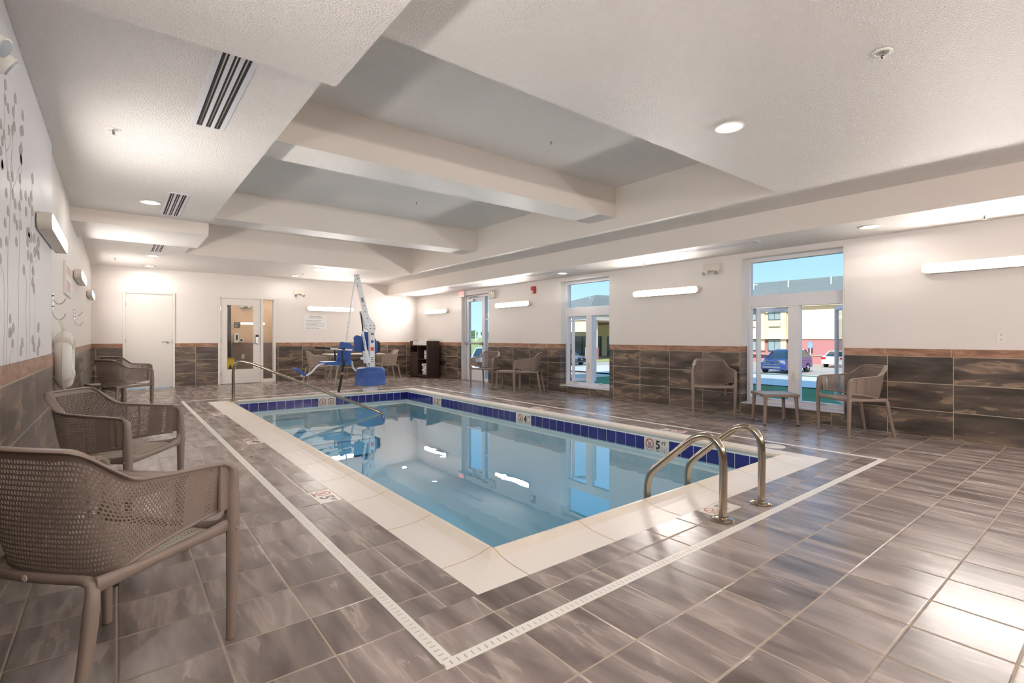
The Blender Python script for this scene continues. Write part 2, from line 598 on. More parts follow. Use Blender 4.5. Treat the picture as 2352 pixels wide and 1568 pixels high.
# ceiling: slabs and dropped parts in one shell, soffit faces painted, undersides textured
cb = MB()
def slab(x0, x1, y0, y1, z, top=3.6):
    vs = [(x0, y0, z), (x1, y0, z), (x1, y1, z), (x0, y1, z), (x0, y0, top), (x1, y0, top), (x1, y1, top), (x0, y1, top)]
    cb.m('ceil').add(vs, [(0, 3, 2, 1)])
    cb.m('soffit').add(vs, [(4, 5, 6, 7), (0, 1, 5, 4), (1, 2, 6, 5), (2, 3, 7, 6), (3, 0, 4, 7)])
TX0, TX1, TY0, TY1, XS = .98, 5.60, 2.43, 11.02, 6.27
slab(XL - .2, TX0, 2.79, YF + .1, ZH)
slab(XL - .2, .955, YB - .1, 2.79, 2.54)
slab(.955, XS, YB - .1, TY0, ZH)
slab(.955, .98, TY0, 2.79, ZH)
slab(XL, TX0, 7.90, 9.15, 2.54, 2.72)
slab(TX0, XS, TY1, YF + .1, ZH)
slab(TX1, XS, TY0, TY1, ZH)
slab(XS, XR + .1, YB - .1, YF + .1, ZL)
slab(TX0, TX1, TY0, TY1, ZT)
slab(TX0, TX1, 4.68, 5.17, 2.86, 3.3)
slab(TX0, TX1, 8.24, 8.70, 2.86, 3.3)
struct(cb.build('ceiling'))

# floor: tile field around the drain, border strip, pool opening
PX0, PX1, PY0, PY1 = 1.56, 4.93, 2.14, 10.02         # water's edge
CX0, CX1, CY0, CY1 = 1.26, 5.27, 1.835, 10.30        # coping outside
DX0, DX1, DY0, DY1 = .89, 5.66, 1.485, 10.72         # drain outside
DW = .052
def ring(mb, o, i, z0, z1):
    mb.box(o[0], i[0], o[2], o[3], z0, z1)
    mb.box(i[1], o[1], o[2], o[3], z0, z1)
    mb.box(i[0], i[1], o[2], i[2], z0, z1)
    mb.box(i[0], i[1], i[3], o[3], z0, z1)
fb = MB()
fb.m('floor')
ring(fb, (XL - .2, XR + .4, YB - .1, YF + 2.2), (DX0, DX1, DY0, DY1), -.2, 0)
a, b = (DX0 + DW, DX1 - DW, DY0 + DW, DY1 - DW), (CX0, CX1, CY0, CY1)
fb.m('floor_strip').box(a[0], b[0], b[2], a[3], -.2, 0)
fb.box(b[1], a[1], b[2], a[3], -.2, 0)
fb.m('floor_strip_front').box(a[0], a[1], a[2], b[2], -.2, 0)
fb.box(b[0], b[1], b[3], a[3], -.2, 0)
fb.m('slot')
ring(fb, (DX0, DX1, DY0, DY1), (DX0 + DW, DX1 - DW, DY0 + DW, DY1 - DW), -.2, -.03)
struct(fb.build('floor'))

# drain channel grate: four straight runs, mitred, with the slots cut through
gr = thing('trench_drain', 'white slotted drain channel running round the pool deck', 'drain', (DX0, DY0, 0))
def grate(nm, x0, x1, y0, y1, along, near):
    mb = MB()
    L0, L1 = (x0, x1) if along == 'X' else (y0, y1)
    q0, q1 = (y0, y1) if along == 'X' else (x0, x1)
    def bx(l0, l1, p0, p1):
        if along == 'X': mb.box(l0, l1, p0, p1, -.012, .001)
        else: mb.box(p0, p1, l0, l1, -.012, .001)
    bx(L0, L1, q0, q0 + .014)
    bx(L0, L1, q1 - .014, q1)
    pitch = .030 if near else .060
    n = int((L1 - L0) / pitch)
    for k in range(n):
        a_ = L0 + k * pitch
        bx(a_ + .006, a_ + pitch, q0 + .014, q1 - .014)
    mb.build(nm, 'drain', gr)
grate('drain_run', DX0, DX1, DY0, DY0 + DW, 'X', True)
grate('drain_run', DX0, DX1, DY1 - DW, DY1, 'X', False)
grate('drain_run', DX0, DX0 + DW, DY0 + DW, DY1 - DW, 'Y', True)
grate('drain_run', DX1 - DW, DX1, DY0 + DW, DY1 - DW, 'Y', False)

# coping: profile rises to a rounded lip at the water
pool = thing('swimming_pool', 'rectangular indoor pool of blue water with cream stone coping', 'pool', (PX0, PY0, 0))
prof = [(0.0, 0.0), (.10, .001), (.17, .005), (.22, .013), (.26, .024), (.285, .031), (.300, .032), (.312, .026), (.318, .014), (.316, -.002), (.306, -.018), (.296, -.03)]
def coping():
    mb = MB()
    W = CX0, CX1, CY0, CY1
    T = 12
    def corner(d):
        sc = 1.0
        return (W[0] + d, W[1] - d, W[2] + d, W[3] - d)
    for i in range(len(prof) - 1):
        (d0, z0), (d1, z1) = prof[i], prof[i + 1]
        a0, a1 = corner(d0), corner(d1)
        mb.m('coping' if i < 3 else 'lip')
        for (p, q) in (((0, 2), (1, 2)), ((1, 2), (1, 3)), ((1, 3), (0, 3)), ((0, 3), (0, 2))):
            mb.add([(a0[p[0]], a0[p[1]], z0), (a0[q[0]], a0[q[1]], z0), (a1[q[0]], a1[q[1]], z1), (a1[p[0]], a1[p[1]], z1)], [(0, 1, 2, 3)])
    return mb
cm = coping()
cop = cm.build('coping', None, pool, smooth=True, angle=60)
def joint(p, dirn):
    jb = MB()
    pts = []
    for d, z in prof[:9]:
        pts.append((p[0] + dirn[0] * d, p[1] + dirn[1] * d, z + .0008))
    side = Vector((-dirn[1], dirn[0], 0)) * .003
    vs = []
    for q in pts:
        vs += [Vector(q) - side, Vector(q) + side]
    jb.add(vs, [(2 * i, 2 * i + 1, 2 * i + 3, 2 * i + 2) for i in range(len(pts) - 1)])
    jb.build('coping_joint', 'joint', cop)
for k in range(6):
    joint((1.56 + .64 * k, CY0), (0, 1)); joint((1.56 + .64 * k, CY1), (0, -1))
for k in range(14):
    if 2.15 + .63 * k < CY1 - .1:
        joint((CX0, 2.15 + .63 * k), (1, 0)); joint((CX1, 2.15 + .63 * k), (-1, 0))

# basin: plaster walls and floor sloping from the deep near end to the shallow far end, steps in the far left corner
WX0, WX1, WY0, WY1 = 1.555, 4.975, 2.13, 10.005
pb = MB().m('plaster')
dn, df, tk = -1.42, -.95, .12
pb.add([(WX0, WY0, dn), (WX1, WY0, dn), (WX1, WY1, df), (WX0, WY1, df)], [(0, 1, 2, 3)])
pb.add([(WX0, WY0, dn), (WX1, WY0, dn), (WX1, WY0, -.03), (WX0, WY0, -.03)], [(0, 1, 2, 3)])
pb.add([(WX0, WY1, df), (WX1, WY1, df), (WX1, WY1, -.03), (WX0, WY1, -.03)], [(0, 1, 2, 3)])
pb.add([(WX0, WY0, dn), (WX0, WY1, df), (WX0, WY1, -.03), (WX0, WY0, -.03)], [(0, 1, 2, 3)])
pb.add([(WX1, WY0, dn), (WX1, WY1, df), (WX1, WY1, -.03), (WX1, WY0, -.03)], [(0, 1, 2, 3)])
pb.build('basin', None, pool)
for k, (dx, dy, z) in enumerate(((1.15, .45, -.33), (1.75, .85, -.52), (2.2, 1.25, -.70))):
    MB().box(WX0 + .001, WX0 + dx, WY1 - dy, WY1 - .002, df - .02, z).build('step', 'plaster', pool, bevel=.02)
    MB().box(WX0 + .01, WX0 + dx, WY1 - dy - .002, WY1 - dy + .05, z, z + .003).build('step_edge', 'stepline', pool)
# waterline tile band
WL = -.128
def band(horizontal, fixed, a0, a1, inward, skips):
    g = MB()
    zt, zb = -.045, -.195
    if horizontal: g.box(a0, a1, fixed, fixed + inward * .004, zb - .005, zt + .006)
    else: g.box(fixed, fixed + inward * .004, a0, a1, zb - .005, zt + .006)
    t = MB()
    n = int((a1 - a0) / .1555)
    for k in range(n + 1):
        p, q = a0 + .1555 * k + .004, min(a0 + .1555 * (k + 1) - .004, a1)
        c = (p + q) / 2
        if q - p < .02 or any(s0 < c < s1 for s0, s1 in skips):
            continue
        if horizontal: t.box(p, q, fixed, fixed + inward * .007, zb, zt)
        else: t.box(fixed, fixed + inward * .007, p, q, zb, zt)
    gg = g.build('tile_grout', 'tgrout', pool)
    t.build('waterline_tile_pattern', 'bluetile', gg)
band(True, WY1, WX0, WX1, -1, [(3.08, 3.42)])
band(False, WX1, WY0, WY1, -1, [(3.38, 3.72), (5.80, 6.14), (8.50, 8.84), (2.13, 2.30)])
band(True, WY0, WX0, WX1, 1, [])
band(False, WX0, WY0, WY1, 1, [])
# water: a closed body with a rippled top that mirrors by Fresnel and a clear blue that deepens with distance
ws = NT('pool_water')
ws.t.nodes.remove(ws.b)
wo = [n for n in ws.t.nodes if n.type == 'OUTPUT_MATERIAL'][0]
tr = ws.n('ShaderNodeBsdfTransparent')
tr.inputs[0].default_value = (.93, .98, .99, 1)
gl = ws.n('ShaderNodeBsdfGlossy')
gl.inputs['Roughness'].default_value = 0.0
gm_ = ws.n('ShaderNodeNewGeometry')
dt = ws.n('ShaderNodeVectorMath', operation='DOT_PRODUCT')
ws.l(gm_.outputs['Incoming'], dt.inputs[1])
tcn = ws.n('ShaderNodeTexCoord')
nz = ws.n('ShaderNodeTexNoise')
nz.inputs['Scale'].default_value = 2.2
nz.inputs['Detail'].default_value = 2
nz.inputs['Distortion'].default_value = .6
ws.l(tcn.outputs['Object'], nz.inputs['Vector'])
bp = ws.n('ShaderNodeBump')
bp.inputs['Strength'].default_value = .045
bp.inputs['Distance'].default_value = .02
ws.l(nz.outputs[0], bp.inputs['Height'])
ws.l(bp.outputs[0], gl.inputs['Normal'])
ws.l(bp.outputs[0], dt.inputs[0])
omc = ws.math('SUBTRACT', 1.0, ws.math('MINIMUM', ws.math('ABSOLUTE', dt.outputs['Value']), 1.0))
fres = ws.math('ADD', ws.math('MULTIPLY', ws.math('POWER', omc, 3.3), .95), .05)
fres = ws.math('MULTIPLY', fres, ws.math('SUBTRACT', 1.0, gm_.outputs['Backfacing']))
mx = ws.n('ShaderNodeMixShader')
ws.l(fres, mx.inputs[0])
ws.l(tr.outputs[0], mx.inputs[1])
ws.l(gl.outputs[0], mx.inputs[2])
ws.l(mx.outputs[0], wo.inputs[0])
va = ws.n('ShaderNodeVolumeAbsorption')
va.inputs['Color'].default_value = (.08, .72, .97, 1)
va.inputs['Density'].default_value = .23
ws.l(va.outputs[0], wo.inputs['Volume'])
MB().add([(WX0 + .001, WY0 + .001, dn + .002), (WX1 - .001, WY0 + .001, dn + .002), (WX1 - .001, WY1 - .001, df + .002), (WX0 + .001, WY1 - .001, df + .002),
          (WX0 + .001, WY0 + .001, WL), (WX1 - .001, WY0 + .001, WL), (WX1 - .001, WY1 - .001, WL), (WX0 + .001, WY1 - .001, WL)],
         [(0, 3, 2, 1), (4, 5, 6, 7), (0, 1, 5, 4), (1, 2, 6, 5), (2, 3, 7, 6), (3, 0, 4, 7)]).build('water', ws.m, pool)

# ---------------------------------------------------------------- windows (tall units: fixed light over two outswung casements)
def window(n, op, aL, aR):
    y0, y1, z0, z1 = op
    xf = XR + .15                                  # inner face of the frame
    t = struct(thing('window_%d' % n, 'x', 'x', (xf, (y0 + y1) / 2, z0)))
    del t['label']; del t['category']
    g = .006
    y0 += g; y1 -= g; z0 += .022; z1 -= g
    zt0, zt1 = z1 - .73, z1 - .56
    fr = MB().m('vinyl')
    d0, d1 = xf, xf + .09
    fr.box(d0, d1, y0, y0 + .055, z0, z1).box(d0, d1, y1 - .055, y1, z0, z1)
    fr.box(d0, d1, y0 + .055, y1 - .055, z1 - .06, z1).box(d0, d1, y0 + .055, y1 - .055, z0, z0 + .07)
    fr.box(d0 - .004, d1, y0 + .055, y1 - .055, zt0, zt1)
    yc = (y0 + y1) / 2
    fr.box(d0 - .004, d1, yc - .075, yc + .075, z0 + .07, zt0)
    for a in (.03, .045):
        fr.box(d0 + a, d0 + a + .012, y0 + .05, y1 - .05, zt1, zt1 + .014)
    fr.build('window_frame', None, t, bevel=.004)
    MB().box(d0 + .04, d0 + .046, y0 + .055, y1 - .055, zt1, z1 - .06).build('upper_pane', 'glass', t)
    MB().box(XR - .012, xf, y0 - g + .001, y1 + g - .001, z0 - .018, z0 - .002).build('window_sill', 'vinyl', t)
    MB().box(XR + .001, xf, y1 + g - .016, y1 + g - .002, 1.016, z1).box(XR + .001, xf, y0 - g + .002, y0 - g + .016, 1.016, z1).box(XR + .001, xf, y0, y1, z1 - .004, z1 + g - .001).build('reveal_lining', 'white_paint', t)
    # casements, each hinged on its outer jamb
    for side, ang, pl in ((1, aL, y1 - .115), (-1, aR, y0 + .085)):
        s0, s1 = z0 + .075, zt0 - .008
        wd = (yc - .075 - (y0 + .055)) - .03
        mb = MB().m('vinyl')
        st = .058
        T = Matrix.Translation((d1 - .01, pl, 0)) @ Matrix.Rotation(R(ang) * side, 4, 'Z')
        mb.tf = T
        def bx(l0, l1, za, zb, th0=0, th1=.045, m_=mb):
            m_.box(th0, th1, -side * l1, -side * l0, za, zb)
        bx(0, st, s0, s1); bx(wd - st, wd, s0, s1); bx(st, wd - st, s0, s0 + st); bx(st, wd - st, s1 - st, s1)
        sash = mb.build('casement', None, t, bevel=.003)
        gb = MB(); gb.tf = T
        bx(st, wd - st, s0 + st, s1 - st, .018, .024, gb)
        gb.build('pane', 'glass', sash)
        # crank operator on the sill
        yy = yc + side * .36
        cr = MB().m('bone')
        cr.rbox(d0 - .028, d0 + .004, yy - .06, yy + .06, z0 + .052, z0 + .072, .012, 'X')
        cr.sweep([(d0 - .02, yy - .03, z0 + .078), (d0 - .024, yy + .02, z0 + .092), (d0 - .03, yy + .05, z0 + .086)], [(.008, .005), (.008, .005), (.009, .008)])
        cr.build('crank_handle', None, t, smooth=True)
    lk = MB().m('bone').rbox(d0 - .022, d0 - .003, yc - .015, yc + .015, z0 + .35, z0 + .47, .008, 'X')
    lk.build('sash_lock', None, t)
    return t
window(1, W1, 40, 84)
window(2, W2, 38, 60)

# ---------------------------------------------------------------- exit door with sidelight (silver storefront framing)
t = struct(thing('door_3', 'x', 'x', (XR + .12, 10.9, 0))); del t['label']; del t['category']
a0, a1, zt = DX[0] + .006, DX[1] - .006, DX[3] - .006
xd = XR + .10
f = MB().m('alum')
f.box(xd, xd + .1, a0, a0 + .05, 0, zt).box(xd, xd + .1, a1 - .055, a1, 0, zt).box(xd, xd + .1, a0 + .05, a1 - .055, zt - .055, zt)
f.box(xd, xd + .1, 10.50, 10.565, 0, zt - .055).box(xd, xd + .1, a0 + .05, 10.50, 0, .09).box(xd + .02, xd + .08, a0 + .05, 10.50, 1.60, 1.64)
f.build('door_frame', None, t, bevel=.004)
MB().box(xd + .05, xd + .056, a0 + .05, 10.50, .09, zt - .055).build('sidelight_pane', 'glass', t)
MB().box(XR + .001, xd, a1 - .012, a1 + .004, 1.016, zt).box(XR + .001, xd, a1 - .012, a1 + .004, .002, 1.014).build('reveal_lining', 'white_paint', t)
lf = MB().m('alum')
l0, l1, lz = 10.57, a1 - .06, zt - .06
lf.box(xd + .03, xd + .075, l0, l0 + .1, .01, lz).box(xd + .03, xd + .075, l1 - .1, l1, .01, lz).box(xd + .03, xd + .075, l0 + .1, l1 - .1, lz - .1, lz).box(xd + .03, xd + .075, l0 + .1, l1 - .1, .01, .30)
leaf = lf.build('door_leaf', None, t, bevel=.004)
MB().box(xd + .05, xd + .056, l0 + .1, l1 - .1, .30, lz - .1).build('pane', 'glass', leaf)
MB().m('alum_g').box(xd - .05, xd - .01, l0 + .1, l1 - .03, .965, 1.015).box(xd - .05, xd + .03, l0 + .02, l0 + .12, .955, 1.025).box(xd - .05, xd + .03, l1 - .07, l1 - .01, .955, 1.025).build('panic_bar', None, leaf, bevel=.006)
MB().m('alum').rbox(xd - .04, xd + .028, l1 - .40, l1 - .12, lz - .10, lz - .03, .01, 'X').m('darkmet').sweep([(xd - .01, l1 - .18, lz - .02), (xd - .10, l1 - .45, lz + .02), (xd + .01, l1 - .62, lz + .03)], (.012, .006)).build('door_closer', None, leaf)
MB().box(xd - .02, xd + .12, a0, a1, 0, .008).build('threshold', 'alum_g', t)

# ---------------------------------------------------------------- doors of the far wall
t = struct(thing('door_1', 'x', 'x', (.58, YF, 0))); del t['label']; del t['category']
x0, x1, zt = D1[0], D1[1], D1[3]
def casing(x0, x1, zt, w=.045, t_=.014, bottom=False):
    m = MB().m('white_paint')
    m.box(x0 - .005, x0 + w, YF - t_ - .012, YF + .15, 0, zt).box(x1 - w, x1 + .005, YF - t_ - .012, YF + .15, 0, zt).box(x0 + w, x1 - w, YF - t_ - .012, YF + .15, zt - w, zt + .003)
    return m
casing(x0, x1, zt).build('door_frame', None, t, bevel=.004)
leaf = MB().box(x0 + .048, x1 - .048, YF - .002, YF + .043, .012, zt - .048).build('door_leaf', 'white_paint', t, bevel=.003)
def lever(x, y, z, par, sx=-1):
    m = MB().m('chrome').lathe([(.0, -.012), (.030, -.010), (.032, 0), (.012, .0)], (x, y - .002, z), axis='Y')
    m.cyl((x, y - .01, z), (x, y - .05, z), .010)
    m.sweep([(x, y - .05, z), (x + sx * .03, y - .055, z), (x + sx * .12, y - .05, z - .002)], [(.010, .010), (.009, .009), (.006, .009)])
    return m.build('door_handle', None, par, smooth=True)
lever(x1 - .13, YF, 1.05, leaf)
for z in (.25, 1.07, 1.88):
    MB().m('chrome').cyl((x0 + .047, YF - .012, z - .05), (x0 + .047, YF - .012, z + .05), .008, n=10).build('hinge', None, t)
MB().box(x1 - .052, x1 - .046, YF - .016, YF - .002, 1.0, 1.1).build('strike_plate', 'darkmet', t)

t = struct(thing('door_2', 'x', 'x', (2.5, YF, 0))); del t['label']; del t['category']
x0, x1, zt = D2[0], D2[1], D2[3]
m = casing(x0, x1, zt)
xm = 2.87
m.box(xm, xm + .06, YF - .026, YF + .15, 0, zt - .045).box(xm + .06, x1 - .045, YF - .026, YF + .15, 0, .085)
m.build('door_frame', None, t, bevel=.004)
MB().box(xm + .06, x1 - .045, YF + .06, YF + .066, .085, zt - .045).build('sidelight_pane', 'glass', t)
lx0, lx1, lz = x0 + .05, xm - .004, zt - .05
gx0, gx1, gz0, gz1 = lx0 + .14, lx1 - .16, .36, lz - .16
m = MB().m('white_paint')
m.box(lx0, gx0, YF - .002, YF + .043, .012, lz).box(gx1, lx1, YF - .002, YF + .043, .012, lz).box(gx0, gx1, YF - .002, YF + .043, .012, gz0).box(gx0, gx1, YF - .002, YF + .043, gz1, lz)
leaf = m.build('door_leaf', None, t)
MB().box(gx0, gx1, YF + .018, YF + .024, gz0, gz1).build('pane', 'glass', leaf)
lk = MB().m('chrome').rbox(lx1 - .11, lx1 - .055, YF - .035, YF - .002, .98, 1.16, .015, 'Y').m('black').rbox(lx1 - .112, lx1 - .053, YF - .045, YF - .006, 1.16, 1.22, .015, 'Y')
lk.build('card_lock', None, leaf)
lever(lx1 - .085, YF - .03, 1.01, leaf)
for z in (.25, 1.07, 1.86):
    MB().m('chrome').cyl((x0 + .049, YF - .012, z - .05), (x0 + .049, YF - .012, z + .05), .008, n=10).build('hinge', None, t)

# corridor seen through the glazed door
cw = MB()
cy0, cy1 = YF + .16, 15.6
cw.m('tan').box(1.2, 4.6, cy1, cy1 + .1, 1.0, 2.5).box(1.1, 1.2, cy0, cy1 + .1, 1.0, 2.5).box(4.6, 4.7, cy0, cy1 + .1, 1.0, 2.5)
cw.m('dado').box(1.2, 4.6, cy1, cy1 + .1, .12, 1.0).box(1.1, 1.2, cy0, cy1 + .1, 0, 1.0).box(4.6, 4.7, cy0, cy1 + .1, 0, 1.0)
struct(cw.build('wall_corridor'))
struct(MB().box(1.2, 4.6, cy1 - .012, cy1, 0, .12).build('baseboard_corridor', 'dado'))
struct(MB().box(1.1, 4.7, cy0 + .003, cy1 + .1, 2.5, 2.6).build('ceiling_corridor', 'ceil'))
for lx_, lb_ in ((3.45, 'right added ceiling lamp brightening the corridor behind the glazed door'), (2.2, 'left added ceiling lamp brightening the corridor behind the glazed door')):  # both lamps are added to lift the dark corridor
    t = thing('added_corridor_lamp', lb_, 'ceiling light', (lx_, 14.8, 2.5), 0, 'added corridor lamps')
    MB().m('white_pl').lathe([(0, 0), (.12, 0), (.12, -.02), (.105, -.022)], (lx_, 14.8, 2.499)).build('trim_ring', None, t)
    MB().lathe([(0, -.0), (.105, -.0)], (lx_, 14.8, 2.476)).build('lens', 'canlens', t)
t = thing('soap_dispenser', 'white wall dispenser with grey window seen through the glazed door', 'dispenser', (2.48, cy1, 1.15))
MB().rbox(2.53, 2.64, cy1 - .10, cy1 - .001, 1.0, 1.26, .02, 'Y').build('body', 'white_pl', t, bevel=.01)
MB().rbox(2.565, 2.61, cy1 - .106, cy1 - .099, 1.08, 1.22, .01, 'Y').build('window', 'slot', t)
t = thing('tissue_holder', 'small white square holder with dark centre beside the soap dispenser', 'holder', (2.63, cy1, 1.07))
MB().rbox(2.66, 2.76, cy1 - .05, cy1 - .001, 1.02, 1.13, .01, 'Y').build('body', 'white_pl', t)
MB().rbox(2.685, 2.74, cy1 - .055, cy1 - .049, 1.045, 1.105, .01, 'Y').build('opening', 'slot', t)
t = thing('wall_notice', 'small dark framed notice above the soap dispenser in the corridor', 'sign', (2.50, cy1, 1.5))
MB().box(2.54, 2.68, cy1 - .015, cy1 - .001, 1.42, 1.57).build('plate', 'slot', t)
for k in range(3):
    MB().box(2.56, 2.66 - .02 * k, cy1 - .0165, cy1 - .015, 1.525 - .035 * k, 1.535 - .035 * k).build('text_line', 'bone', t)
def outlet(x, y, z, axis, label, par=None):
    t = thing('wall_outlet', label, 'outlet', (x, y, z), 0, 'wall outlets')
    def bx(mb, a0, a1, d0, d1, z0, z1):
        if axis == 'Y': mb.box(x + a0, x + a1, y - d1, y - d0, z + z0, z + z1)
        else: mb.box(x - d1, x - d0, y + a0, y + a1, z + z0, z + z1)
        return mb
    bx(MB(), -.037, .037, .0, .005, -.058, .058).build('cover_plate', 'white_pl', t, bevel=.002)
    for s_ in (-1, 1):
        r_ = bx(MB(), -.017, .017, .005, .007, s_ * .026 - .014, s_ * .026 + .014).build('socket', 'white_pl', t)
        mb = MB()
        bx(mb, -.009, -.006, .007, .0075, s_ * .026 - .003, s_ * .026 + .009)
        bx(mb, .006, .009, .007, .0075, s_ * .026 - .003, s_ * .026 + .009)
        bx(mb, -.003, .003, .007, .0075, s_ * .026 - .011, s_ * .026 - .006)
        mb.build('socket_slot', 'slot', r_)
outlet(XR - .001, .92, 1.15, 'X', 'white duplex wall outlet on the right wall near the photograph edge')
outlet(XR - .001, 8.83, 1.125, 'X', 'white duplex wall outlet on the wall above two chairs')
outlet(3.53, YF - .001, 1.17, 'Y', 'white outlet on the far wall right of the glazed door')
outlet(2.76, cy1 - .001, .62, 'Y', 'white outlet low on the corridor wall behind the door glass')
t = struct(thing('door_4', 'x', 'x', (1.95, cy1, 0))); del t['label']; del t['category']
MB().box(2.38, 2.46, cy1 - .03, cy1 - .001, 0, 2.05).box(1.45, 1.53, cy1 - .03, cy1 - .001, 0, 2.05).box(1.53, 2.38, cy1 - .03, cy1 - .001, 1.97, 2.05).build('door_frame', 'slot', t)
MB().box(1.53, 2.38, cy1 - .015, cy1 - .001, 0, 1.97).build('door_leaf', 'beige', t)
# folding floor sign behind the door glass
t = thing('caution_sign', 'yellow folding wet floor sign standing behind the door glass', 'caution sign', (2.36, 15.1, 0))
for s_ in (-1, 1):
    mb = MB()
    mb.tf = Matrix.Translation((2.36, 15.1 + s_ * .12, 0)) @ Matrix.Rotation(R(s_ * 12), 4, 'X')
    mb.prism([(-.16, .0), (.16, .0), (.10, .62), (-.10, .62)], -.006, .006, 'Y')
    p_ = mb.build('panel', 'yellow', t)
    if s_ == -1:
        mb = MB()
        mb.tf = Matrix.Translation((2.36, 15.1 + s_ * .12, 0)) @ Matrix.Rotation(R(s_ * 12), 4, 'X')
        mb.prism([(-.09, .22), (.09, .22), (0, .44)], -.009, -.0065, 'Y')
        mb.build('warning_triangle', 'ink', p_)

# ---------------------------------------------------------------- wall lamps
def capsule(mb, L, h, d0, d1, n=7, lip=False):
    """flat-backed bar with rounded ends; long side along x, height z, depth y from d0 to d1"""
    r_ = h / 2
    pts = []
    for cx, st in ((L / 2 - r_, -90), (-L / 2 + r_, 90)):
        for k in range(n + 1):
            a = R(st + 180 * k / n)
            pts.append((cx + r_ * math.cos(a), r_ * math.sin(a)))
    N = len(pts)
    if lip:                                       # open-fronted tray with a thin rim
        t_ = .006
        inn = [(math.copysign(abs(a) - t_, a), b * (h - 2 * t_) / h) for a, b in pts]
        vs = [(a, -d0, b) for a, b in pts] + [(a, -d1, b) for a, b in pts] + [(a, -d1, b) for a, b in inn] + [(a, -d0 - .05, b) for a, b in inn]
        fs = [tuple(range(N)), tuple(range(3 * N, 4 * N))]
        for q in range(3):
            fs += [(q * N + i, q * N + (i + 1) % N, (q + 1) * N + (i + 1) % N, (q + 1) * N + i) for i in range(N)]
        return mb.add(vs, fs)
    vs = [(a, -d0, b) for a, b in pts] + [(a, -(d0 + (d1 - d0) * .6), b) for a, b in pts] + [((abs(a) - .018) * math.copysign(1, a), -d1, b * .72) for a, b in pts]
    fs = [tuple(range(N)), tuple(range(3 * N - 1, 2 * N - 1, -1))]
    for q in range(2):
        fs += [(q * N + i, q * N + (i + 1) % N, (q + 1) * N + (i + 1) % N, (q + 1) * N + i) for i in range(N)]
    return mb.add(vs, fs)
def make_sconce():
    t = thing('wall_lamp', 'x', 'wall lamp', (0, 0, 0), 0, 'linear wall lamps')
    m = MB().m('bone')
    m.box(-.60, .60, -.012, 0, -.035, .035)
    capsule(m, 1.28, .116, .012, .085, lip=True)
    m.build('housing', None, t, smooth=True, angle=35)
    capsule(MB(), 1.25, .094, .070, .0835).build('diffuser', 'lens', t)
    for s_ in (-1, 1):
        MB().m('chrome').cyl((s_ * .55, -.02, -.058), (s_ * .55, -.035, -.058), .006, n=8).build('fixing_screw', None, t)
    return t
sc0 = make_sconce()
# (x, y, z, rotation, label): local -y points into the room
spots = [(XR, .94, 1.93, 90, 'lit wall lamp cut by the right edge of the picture'),
         (XR, 5.02, 1.915, 90, 'lit wall lamp on the right wall between the two windows'),
         (XR, 9.17, 1.92, 90, 'lit wall lamp below the red alarm'),
         (XR, 12.75, 1.90, 90, 'lit wall lamp above the towel cabinet on the right wall'),
         (4.63, YF, 1.93, 0, 'lit wall lamp above the pool rules sign'),
         (XM, 5.02, 1.905, -90, 'lit wall lamp mounted on the leaf mural'),
         (XL, 8.95, 1.95, -90, 'lit wall lamp beside the framed red notice'),
         (XL, 12.45, 1.95, -90, 'lit wall lamp nearest the far left corner'),
         (XM, 1.0, 1.92, -90, 'lit wall lamp on the left wall beside the camera'),
         (XR, -1.3, 1.92, 90, 'added unseen wall lamp on the right wall behind the camera'),  # out of view, added to brighten the room
         (.9, YB, 1.92, 180, 'added unseen wall lamp on the back wall, left one'),  # the back wall row is assumed too, extra light from out of view
         (3.4, YB, 1.92, 180, 'added unseen wall lamp on the back wall, middle one'),
         (5.9, YB, 1.92, 180, 'added unseen wall lamp on the back wall, right one')]
for i, (x, y, z, rz, lb) in enumerate(spots):
    rz = R({90: -90, -90: 90, 0: 0, 180: 180}[rz])
    if i == 0:
        sc0.location = (x, y, z); sc0.rotation_euler = (0, 0, rz); sc0['label'] = lb
    else:
        dup(sc0, (x, y, z), rz, lb)

# ---------------------------------------------------------------- recessed ceiling lamps
def make_can():
    t = thing('recessed_lamp', 'x', 'ceiling light', (0, 0, 0), 0, 'recessed ceiling lamps')
    MB().m('white_pl').lathe([(.100, .0), (.104, -.006), (.098, -.011), (.075, -.008), (.058, -.002), (.054, -.001)], (0, 0, 0), n=32).build('trim_ring', None, t, smooth=True)
    MB().lathe([(0, -.003), (.056, -.003)], (0, 0, 0), n=24).build('lens', 'canlens', t)
    return t
can0 = make_can()
cans = [(3.54, 1.89, ZH, 'big nearest recessed ceiling lamp on the near ceiling strip'),
        (.30, 7.06, ZH, 'recessed ceiling lamp between the two slotted vents on the left'),
        (.53, 11.66, ZH, 'recessed ceiling lamp just beyond the small slotted vent'),
        (.56, 13.4, ZH, 'recessed ceiling lamp above the plain white door'),
        (3.51, 13.21, ZH, 'recessed ceiling lamp close to the far wall, right of the glazed door'),
        (3.57, 11.54, ZH, 'recessed ceiling lamp above the pool lift boom'),
        (6.66, 1.91, ZL, 'recessed soffit lamp right of the near window'),
        (6.80, 7.01, ZL, 'recessed soffit lamp above the farther window'),
        (6.51, 11.49, ZL, 'recessed soffit lamp near the exit sign'),
        (6.60, 13.40, ZL, 'recessed soffit lamp above the towel cabinet')]
for i, (x, y, z, lb) in enumerate(cans):
    if i == 0:
        can0.location = (x, y, z - .0005); can0['label'] = lb
    else:
        dup(can0, (x, y, z - .0005), 0, lb)

